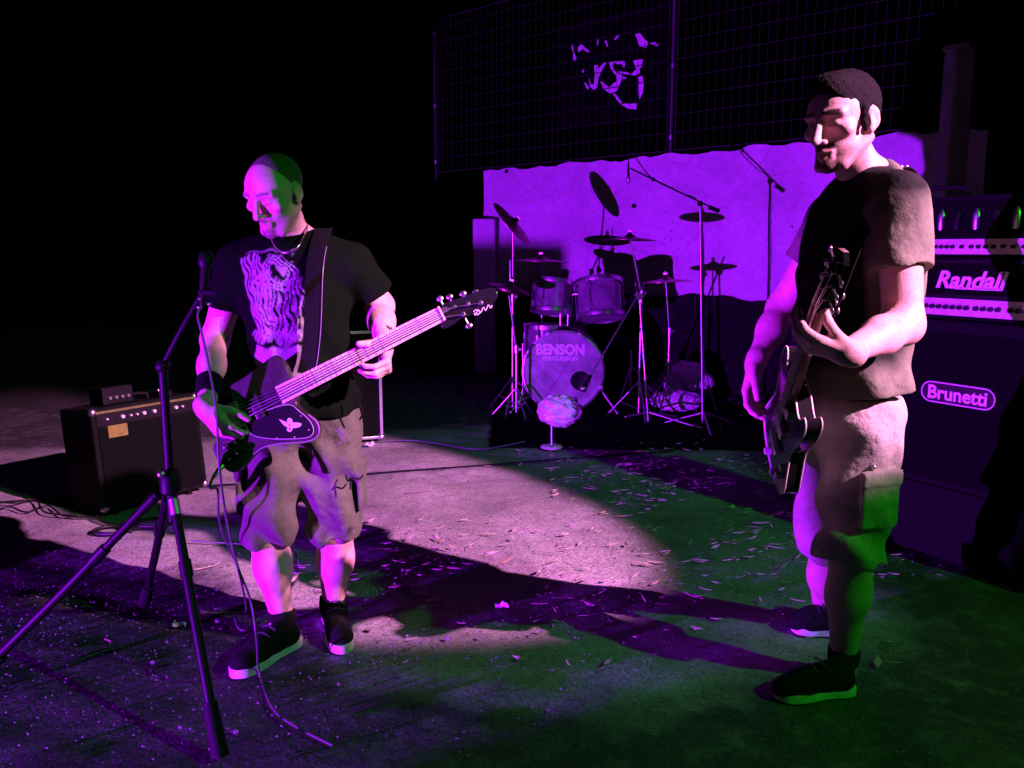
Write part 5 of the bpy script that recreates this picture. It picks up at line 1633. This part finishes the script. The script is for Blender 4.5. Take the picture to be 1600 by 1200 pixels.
for k in range(1, 21):
    dist = scale_len * (1 - 2 ** (-k / 12.0)); s_ = 1 - dist / NL
    if s_ < .01: break
    m = MB(); m.cyl(npt(s_, -.97, .0105), npt(s_, .97, .0105), .0011, n=6); m.build('fret', 'steel', fb, smooth=60)
for k in (3, 5, 7, 9, 12, 15, 17):
    d0 = scale_len * (1 - 2 ** (-(k - .5) / 12.0)); s_ = 1 - d0 / NL
    m = MB(); m.lathe(npt(s_, -.55, .0101), n_, [(0, .0004), (.0045, .0003), (.005, 0)], 12); m.build('position_dot', 'ivory', fb)
m = MB(); m.box(npt(1.004, 0, .012), (.006, NW1, .007), (nd, nv, n_)); m.build('nut', 'ivory', t)
# headstock
HS = [(689, 478), (705, 470), (730, 461), (752, 452), (772, 450), (778, 460), (770, 474), (748, 488), (722, 496), (706, 508), (692, 513), (688, 504)]
hsn = nrm(n_)
m = MB(); m.prism(smooth_closed([bpx(x, y, -.004) for x, y in HS], 2), n_, .015); hs_ = m.build('headstock', 'guitar_black', t, smooth=35, bevel=.003)
posts = [(695, 483), (710, 480), (731, 475), (751, 473), (724, 491)]
for k, (x, y) in enumerate(posts):
    c = bpx(x, y, -.004); m = MB(); m.lathe(c, n_, [(.008, 0), (.008, .003), (.0045, .004), (.0045, .016), (0, .016)], 12); tp = m.build('tuner_post', 'chrome', hs_, smooth=40)
    sgn = 1 if k < 4 else -1
    e = c + v_ * sgn * .030 - n_ * .012
    m = MB(); m.cyl(c + v_ * sgn * .012 - n_ * .012, e, .003, n=6); m.ball(e + v_ * sgn * .008, (.011, .010, .004), 10, 6, [u_, v_, n_]); m.build('tuner_key', 'chrome' if k else 'steel', tp, smooth=60)
m = MB(); wv = []
for k in range(26):
    q = k / 25; wv.append(bpx(741 + 28 * q, 490 - 13 * q + 3.2 * math.sin(q * 22) , -.002))
m.tube(wv, .0016, 5); m.tube(smooth_closed([bpx(x, y, -.002) for x, y in ((740, 487), (746, 484), (750, 488), (745, 492))], 3), .0016, 5); m.build('script_logo', 'ivory', hs_, smooth=60)
# strings
for k in range(5):
    w0 = -.72 + .36 * k
    a = gO + u_ * (-.010) + v_ * ((nk0 - gO) @ v_ * .0 + w0 * .033 - .004) + n_ * .016
    b = npt(.0, w0 * .80, .0165); c = npt(1.0, w0 * .80, .0135)
    pk = [4, 0, 1, 2, 3][k]
    e = bpx(*posts[pk], .006)
    m = MB(); m.tube([a, b, c, e], [.0022, .0022, .0020, .0018][0] * (1.25 - .12 * k), 6); m.build('string', 'steel', t, smooth=60)
# bridge, pickups, knobs, jack
m = MB(); m.box(gO - u_ * .012 - v_ * .004 + n_ * .004, (.045, .082, .008), (u_, v_, n_)); br = m.build('bridge', 'steel', t, bevel=.002)
for k in range(5):
    w0 = -.72 + .36 * k; m = MB(); m.box(gO - u_ * .006 + v_ * (w0 * .033 - .004) + n_ * .011, (.024, .010, .009), (u_, v_, n_)); m.build('saddle', 'chrome', br, bevel=.001)
for s_ in (.062,):
    m = MB(); m.box(gO + u_ * s_ - v_ * .004 + n_ * .005, (.030, .090, .012), (u_, v_, n_)); pk_ = m.build('pickup', 'bass_body', t, bevel=.003)
    for k in range(5):
        m = MB(); m.lathe(gO + u_ * s_ + v_ * (-.040 + .018 * k) + n_ * .011, n_, [(.006, 0), (.005, .002), (0, .002)], 10); m.build('pole_piece', 'knob', pk_)
for pl in ([(350, 697), (372, 684), (379, 690), (358, 703)], [(352, 716), (374, 701), (382, 706), (360, 724)]):
    m = MB(); m.prism([bpx(x, y, .0022) for x, y in pl], n_, .002); m.build('control_plate', 'pickguard', t)
for x, y in ((354, 698), (367, 692), (358, 718), (370, 709)):
    m = MB(); m.lathe(bpx(x, y, .0022), n_, [(.0085, 0), (.008, .010), (.0035, .012), (0, .012)], 12); kn_ = m.build('knob', 'knob', t, smooth=40)
    m = MB(); m.ball(bpx(x, y, .014), .0042, 8, 5); m.build('knob_cap', 'chrome', kn_, smooth=60)
jk = bpx(348, 727, .004)
m = MB(); m.lathe(jk, nrm(-u_ * .7 - v_ * .5 + n_ * .5), [(.008, 0), (.008, .02), (.006, .045), (.004, .05), (0, .05)], 12); m.build('jack_plug', 'chrome', t, smooth=50)
# strap
sp = [P(478, 585, 2.63), P(484, 560, 2.640), P(489, 510, 2.648), P(491, 450, 2.655), P(493, 415, 2.672), P(498, 385, 2.715), P(503, 366, 2.77), P(506, 357, 2.83), P(508, 366, 2.90)]
spc = catmull(sp, 5)
m = MB(); m.ribbon(spc, .056, [V(1, .12, .05)] * len(spc), .003); stp = m.build('strap', 'webbing', t)
m = MB(); m.tube([p + V(.0255, 0, 0) + V(0, -.003, 0) for p in spc[2:26]], .0010, 5); m.build('strap_seam', 'bass_edge', stp)
# cable from the jack
jend = jk + nrm(-u_ * .7 - v_ * .5 + n_ * .5) * .05
m = MB(); m.tube([jend, jend + V(-.01, 0, -.03), P(340, 765, 2.56), P(341, 800, 2.58), P(347, 830, 2.62), P(360, 860, 2.68), P(372, 890, 2.76), G(385, 955, .01) , G(368, 965, .008), G(380, 985, .010), G(420, 962, .010), G(455, 920, .008), G(470, 890, .010), G(462, 868, .012), G(440, 850, .010), G(380, 850, .012), G(300, 845, .014)], .0040, 7, 8)
meta(m.build('instrument_cable', 'cable_grey', smooth=60), 'long cable looping from the bass guitar jack across the ground', 'cable')

# ================================================================== electric guitar, seen almost along its neck
eO = P(1221, 668, 2.42)
eN = P(1284, 478, 2.05)
ue, ve, ne = frame(eN - eO, V(-1, -.02, .02))
t = thing('electric_guitar', 'black electric guitar with pale bound edges held by the taller person', 'guitar', eO)
def ept(a, b, c=0.0): return eO + ue * a + ve * b + ne * c
EO = [(.215, .03), (.20, .10), (.255, .135), (.24, .165), (.17, .165), (.10, .145), (.03, .130), (-.06, .155), (-.14, .175), (-.20, .14), (-.225, .06), (-.228, 0), (-.225, -.06), (-.20, -.14), (-.14, -.175), (-.06, -.155), (.03, -.130), (.10, -.145), (.17, -.165), (.24, -.165), (.255, -.135), (.20, -.10), (.215, -.03)]
op = smooth_closed([ept(a * .84, b * .84) for a, b in EO], 3)
m = MB(); m.prism(op, ne, .042); eb = m.build('body', 'guitar_black', t, smooth=35, bevel=.004)
m = MB(); m.tube(op + op[:1], .0030, 6); m.build('binding', 'ivory', eb, smooth=60)
m = MB(); m.tube([p - ne * .042 for p in op] + [op[0] - ne * .042], .0026, 6); m.build('binding', 'ivory', eb, smooth=60)
L1 = np.linalg.norm(eN - eO)
m = MB(); m.prism([ept(.16, -.027, .016), ept(L1, -.021, .016), ept(L1, .021, .016), ept(.16, .027, .016)], ne, .007); ef = m.build('fretboard', 'rosewood', t)
for k in range(15):
    a = .17 + (L1 - .18) * (1 - (1 - k / 15) ** 1.15); m = MB(); m.cyl(ept(a, -.023, .0165), ept(a, .023, .0165), .0010, n=6); m.build('fret', 'steel', ef)
m = MB(); m.tube([ept(.12, 0, .004), ept(L1, 0, .004)], [.021, .018], 12); m.build('neck', 'rosewood', t, smooth=60)
m = MB(); m.prism([ept(L1, -.022, .014), ept(L1 + .03, -.034, .008), ept(L1 + .165, -.028, -.006), ept(L1 + .18, 0, -.008), ept(L1 + .165, .028, -.006), ept(L1 + .03, .034, .008), ept(L1, .022, .014)], nrm(ne + ue * .12), .014); eh = m.build('headstock', 'guitar_black', t)
for k in range(6):
    s = -1 if k % 2 else 1; a = L1 + .045 + .045 * (k // 2)
    m = MB(); m.cyl(ept(a, s * .028, 0), ept(a, s * .048, -.002), .0035, n=6); m.ball(ept(a, s * .056, -.002), (.010, .008, .004), 10, 6, [ue, ve, ne]); m.cyl(ept(a, s * .018, 0), ept(a, s * .018, .014), .0045, n=8); m.build('tuner_key', 'chrome', eh, smooth=60)
for k in range(6):
    b = -.018 + .0072 * k
    m = MB(); m.tube([ept(-.10, b * 1.3, .012), ept(.0, b * 1.25, .021), ept(L1, b * .9, .019), ept(L1 + .045 + .045 * (k % 3), (.018 if k > 2 else -.018), .008)], .0010, 5); m.build('string', 'steel', t)
for a in (.11, .01):
    m = MB(); m.box(ept(a, 0, .006), (.04, .075, .014), (ue, ve, ne)); m.build('pickup', 'steel', t, bevel=.003)
m = MB(); m.box(ept(-.075, 0, .008), (.022, .085, .012), (ue, ve, ne)); m.build('bridge', 'chrome', t, bevel=.003)
for a, b in ((-.10, -.10), (-.15, -.06), (-.04, -.11), (-.16, .02)):
    m = MB(); m.lathe(ept(a, b, 0), ne, [(.012, 0), (.011, .018), (0, .018)], 12); m.build('knob', 'knob_light', t, smooth=40)
# strap over the near shoulder, studded at the top
sp = [ept(.20, .12, -.02), P(1262, 560, 2.30), P(1300, 470, 2.285), P(1328, 400, 2.295), P(1356, 335, 2.335), P(1376, 292, 2.385), P(1392, 268, 2.43), P(1412, 264, 2.50), P(1432, 290, 2.60)]
spc = catmull(sp, 5)
wdr = [nrm(bodyl + V(.25, 0, 0))] * len(spc)
m = MB(); m.ribbon(spc, .052, wdr, .003); es = m.build('strap', 'webbing', t)
for i in range(22, 40, 2):
    for b in (-.016, 0, .016):
        tt = nrm(spc[i + 1] - spc[i]); wd_ = nrm(wdr[0] - tt * (wdr[0] @ tt)); nn = np.cross(tt, wd_); nn = nn if nn @ V(.3, -.5, 1) > 0 else -nn
        m = MB(); m.ball(spc[i] + wd_ * b + nn * .003, .0048, 6, 4); m.build('stud', 'ivory', es, smooth=60)
for (x, y, r_) in ((1318, 463, .006), (1307, 474, .006), (1310, 486, .006)):
    m = MB(); m.ball(P(x, y, 2.268), (r_ * .7, r_ * .6, r_ * 1.6), 8, 6); m.build('strap_buckle', 'chrome', es, smooth=60)

# ================================================================== cables and litter on the ground
def coil(c, r, n, seed, wob=.12):
    rr = np.random.default_rng(seed); out = []
    for k in range(int(n * 14)):
        an = k / 14 * 2 * math.pi; rad = r * (1 + wob * math.sin(an * .37 + seed) + .10 * math.sin(an * 1.13))
        out.append(V(c[0] + rad * math.cos(an), c[1] + .75 * rad * math.sin(an), .012 + .004 * (k / 14)))
    return out
c1_, c2_ = G(175, 833), G(238, 822)
m = MB(); m.tube([G(152, 806, .03), G(160, 815, .012)] + coil(c1_, .085, 2.3, 1) + [G(205, 826, .014)] + coil(c2_, .085, 3.0, 2), .0055, 7, 3)
meta(m.build('coiled_cable', 'cable', smooth=60), 'black cable coiled in loose loops before the combo amplifier', 'cable')
m = MB(); m.tube([G(150, 808, .012), G(100, 806, .012), G(75, 790, .012), G(40, 800, .012), G(10, 792, .012), G(-40, 815, .012)], .005, 7, 6); m.tube([G(120, 806, .018), G(70, 800, .018), G(55, 780, .018), G(20, 786, .018), G(-30, 780, .018)], .005, 7, 6)
meta(m.build('mains_cable', 'cable', smooth=60), 'pair of black mains cables trailing away from the combo amplifier', 'cable')
m = MB(); m.tube([G(820, 690, .014), G(790, 696, .012), G(745, 702, .012), G(690, 694, .012), G(640, 688, .012), G(590, 690, .012)], .006, 7, 6)
meta(m.build('signal_cable', 'cable_grey', smooth=60), 'grey cable lying between the bass cabinet and the drum carpet', 'cable')

# gravel and crumbs: far too many to count
def scatter(n, seed, regions, smin, smax, z=.004):
    rr = np.random.default_rng(seed)
    base = np.array([(1, 0, 0), (-1, 0, 0), (0, 1, 0), (0, -1, 0), (0, 0, 1), (0, 0, -.3)], float)
    bf_ = np.array([(0, 2, 4), (2, 1, 4), (1, 3, 4), (3, 0, 4), (2, 0, 5), (1, 2, 5), (3, 1, 5), (0, 3, 5)])
    vs = []; fs = []
    wts = np.array([r[4] for r in regions], float); wts /= wts.sum()
    for i in range(n):
        r = regions[rr.choice(len(regions), p=wts)]
        x = rr.uniform(r[0], r[1]); y = rr.uniform(r[2], r[3])
        s_ = smin + (smax - smin) * rr.uniform() ** 3
        b = base * V(s_ * rr.uniform(.7, 1.6), s_ * rr.uniform(.6, 1.1), s_ * rr.uniform(.5, .9)) * rr.uniform(.75, 1.2, (6, 1))
        an = rr.uniform(0, 6.28); c_, s2 = math.cos(an), math.sin(an)
        b = np.stack([b[:, 0] * c_ - b[:, 1] * s2, b[:, 0] * s2 + b[:, 1] * c_, b[:, 2]], 1)
        vs.append(b + V(x, y, z)); fs.append(bf_ + 6 * i)
    m = MB(); m.add(np.concatenate(vs), [tuple(f) for f in np.concatenate(fs)])
    return m
regs = [(-2.4, 1.6, 1.9, 4.6, 5.0), (-.9, .5, 2.9, 4.0, 2.5), (.2, 2.0, 3.4, 5.6, 4.0), (-2.6, -.3, 2.2, 3.3, 2.5), (-1.5, 1.0, 4.4, 6.0, 1.2)]
o = scatter(14000, 11, regs, .0012, .0062).build('gravel', 'gravel'); meta(o, 'fine gravel and crumbs strewn over the yard', 'gravel', kind='stuff')

def litter(n, seed, regions):
    rr = np.random.default_rng(seed); vs = []; fs = []
    for i in range(n):
        r = regions[i % len(regions)]
        x = r[0] + r[1] * np.clip(rr.normal(), -1.7, 1.7); y = r[2] + r[3] * np.clip(rr.normal(), -1.7, 1.7); L = rr.uniform(.012, .055) * (1 if rr.uniform() < .75 else 1.8); wd_ = L * rr.uniform(.08, .35); an = rr.uniform(-.8, .8) + (1.2 if rr.uniform() < .2 else 0)
        a = V(math.cos(an), math.sin(an), rr.normal(0, .12)); b = V(-math.sin(an), math.cos(an), rr.normal(0, .3)); c = V(x, y, .010 + rr.uniform(0, .008))
        q = [c - a * L / 2, c + b * wd_ / 2, c + a * L / 2 + V(0, 0, .004), c - b * wd_ / 2]
        vs += q + [p - V(0, 0, .0015) for p in q]; k = 8 * i
        fs += [(k, k + 3, k + 2, k + 1), (k + 4, k + 5, k + 6, k + 7)] + [(k + j, k + (j + 1) % 4, k + 4 + (j + 1) % 4, k + 4 + j) for j in range(4)]
    m = MB(); m.add(vs, fs); return m
o = litter(650, 21, [(1.05, .28, 4.55, .42), (.75, .30, 4.9, .4), (1.35, .25, 3.9, .35), (.5, .5, 3.3, .4), (-.3, .35, 3.6, .3), (.9, .5, 5.3, .3)]).build('leaf_litter', 'straw'); meta(o, 'dry leaf scraps and straw scattered over the yard', 'leaf litter', kind='stuff')

def twig_mesh(L, r, seed):
    rr = np.random.default_rng(seed); k = 5
    pts = [V((i / (k - 1) - .5) * L, rr.normal(0, L * .03), r + abs(rr.normal(0, r * .8))) for i in range(k)]
    m = MB(); m.tube(pts, [r, r * .9, r * .6], 5)
    if seed % 2: m.tube([pts[2], pts[2] + V(L * .15, L * .12, r)], [r * .6, r * .3], 4)
    return m
def place(src, loc, rz, s, name):
    o = src.copy(); COL.objects.link(o); o.location = tuple(loc); o.rotation_euler = (0, 0, rz); o.scale = (s, s, s); return o
protos = []
for k in range(5):
    o = twig_mesh(.10 + .03 * k, .0022 + .0004 * k, k).build('twig', 'straw' if k % 2 else 'twig'); protos.append(o)
spots = [(1165, 860), (1150, 850), (1040, 945), (1080, 935), (1090, 940), (1120, 935), (920, 930), (880, 935), (700, 748), (650, 770), (800, 795), (840, 800), (900, 770), (930, 760), (960, 745), (985, 735), (1000, 745), (1020, 728), (1050, 730), (985, 790), (1010, 800), (1045, 760), (1100, 800), (1120, 815), (1075, 720), (860, 725), (760, 728), (640, 752), (330, 885), (180, 1010), (560, 860), (600, 858), (640, 862), (580, 830), (1130, 850), (1060, 880), (1010, 905), (720, 905), (700, 960), (620, 1024), (860, 880), (1235, 975), (1215, 968), (890, 745), (945, 800), (965, 775), (1030, 745)]
for i, (x, y) in enumerate(spots):
    src = protos[i % 5]
    o = src if i < 5 else place(src, (0, 0, 0), 0, 1, 'twig')
    q = G(x + RNG.uniform(-6, 6), y + RNG.uniform(-3, 3)); o.location = (q[0], q[1], .006); o.rotation_euler = (0, 0, RNG.uniform(-.9, .9) + (1.5 if i % 4 == 0 else 0)); s_ = RNG.uniform(.35, .8); o.scale = (s_, s_, s_)
    meta(o, 'dry twig or straw lying on the yard surface', 'twig', 'twigs strewn over the yard')
def pebble_mesh(seed):
    rr = np.random.default_rng(seed); bm = bmesh.new(); bmesh.ops.create_icosphere(bm, subdivisions=1, radius=1.0)
    vs = np.array([v.co[:] for v in bm.verts]); fs = [tuple(v.index for v in f.verts) for f in bm.faces]; bm.free()
    vs = vs * (1 + rr.normal(0, .16, (len(vs), 1))) * V(.013, .010, .008); vs[:, 2] -= vs[:, 2].min()
    m = MB(); m.add(vs, fs); return m
pp = [pebble_mesh(k).build('pebble', 'gravel') for k in range(4)]
for i, (x, y) in enumerate([(617, 915), (630, 895), (978, 853), (980, 855), (1048, 910), (945, 925), (868, 935), (845, 990), (750, 1000), (700, 1002), (580, 988), (1095, 705), (1120, 708), (910, 745), (1290, 960), (530, 1075), (340, 975), (460, 905), (560, 890), (370, 1150), (1160, 800), (1100, 690), (820, 705), (240, 1040)]):
    src = pp[i % 4]; o = src if i < 4 else place(src, (0, 0, 0), 0, 1, 'pebble')
    q = G(x, y); o.location = (q[0], q[1], .005); s_ = RNG.uniform(.5, 1.0); o.scale = (s_, s_, s_); o.rotation_euler = (0, 0, RNG.uniform(0, 6))
    meta(o, 'pale pebble lying loose on the yard', 'pebble', 'loose pebbles on the yard')
# paper scraps: each crumpled its own way
def scrap(label, px, py, w_, h_, seed, cat='paper scrap', name='paper_scrap', material='paper'):
    rr = np.random.default_rng(seed); q = G(px, py, .006); vs = []; fs = []
    for j in range(5):
        for i in range(5):
            vs.append(V(q[0] + (i / 4 - .5) * w_ + rr.normal(0, w_ * .05), q[1] + (j / 4 - .5) * h_ + rr.normal(0, h_ * .05), .006 + abs(rr.normal(0, .012)) + .004))
    for j in range(4):
        for i in range(4): fs.append((j * 5 + i, j * 5 + i + 1, j * 5 + i + 6, j * 5 + i + 5))
    k = len(vs); vs += [p - V(0, 0, .0012) for p in vs]; fs += [tuple(a + k for a in f[::-1]) for f in fs]
    m = MB(); m.add(vs, fs); return meta(m.build(name, material), label, cat)
scrap('crumpled white paper scrap on the dark ground beside the guitar player', 1185, 773, .045, .05, 1)
scrap('white paper scrap lying on the slab in front of the bass cabinet', 578, 697, .06, .07, 2)
scrap('narrow pale cigarette end on the dark patch between the players', 785, 951, .05, .018, 3, 'cigarette end', 'cigarette_end')
scrap('pale strip of paper beside a dark stick left of the tripod foot', 282, 980, .045, .016, 5)
scrap('torn paper strip by the far edge of the slab', 1140, 795, .06, .03, 6)
for (a, b, lb_) in (((296, 972), (315, 966), 'short dark stick lying just left of the tripod leg'), ((105, 1040), (195, 1010), 'long dark stick on the violet ground left of the tripod stand'), ((235, 1048), (268, 1036), 'thin dark stick on the ground before the tripod stand')):
    A_1, B_1 = G(*a, .012), G(*b, .012)
    m = MB(); m.tube([A_1, (A_1 + B_1) / 2 + V(0, .01, .006), B_1], [.007, .009, .005], 6, 3); meta(m.build('stick', 'cable', smooth=60), lb_, 'stick')
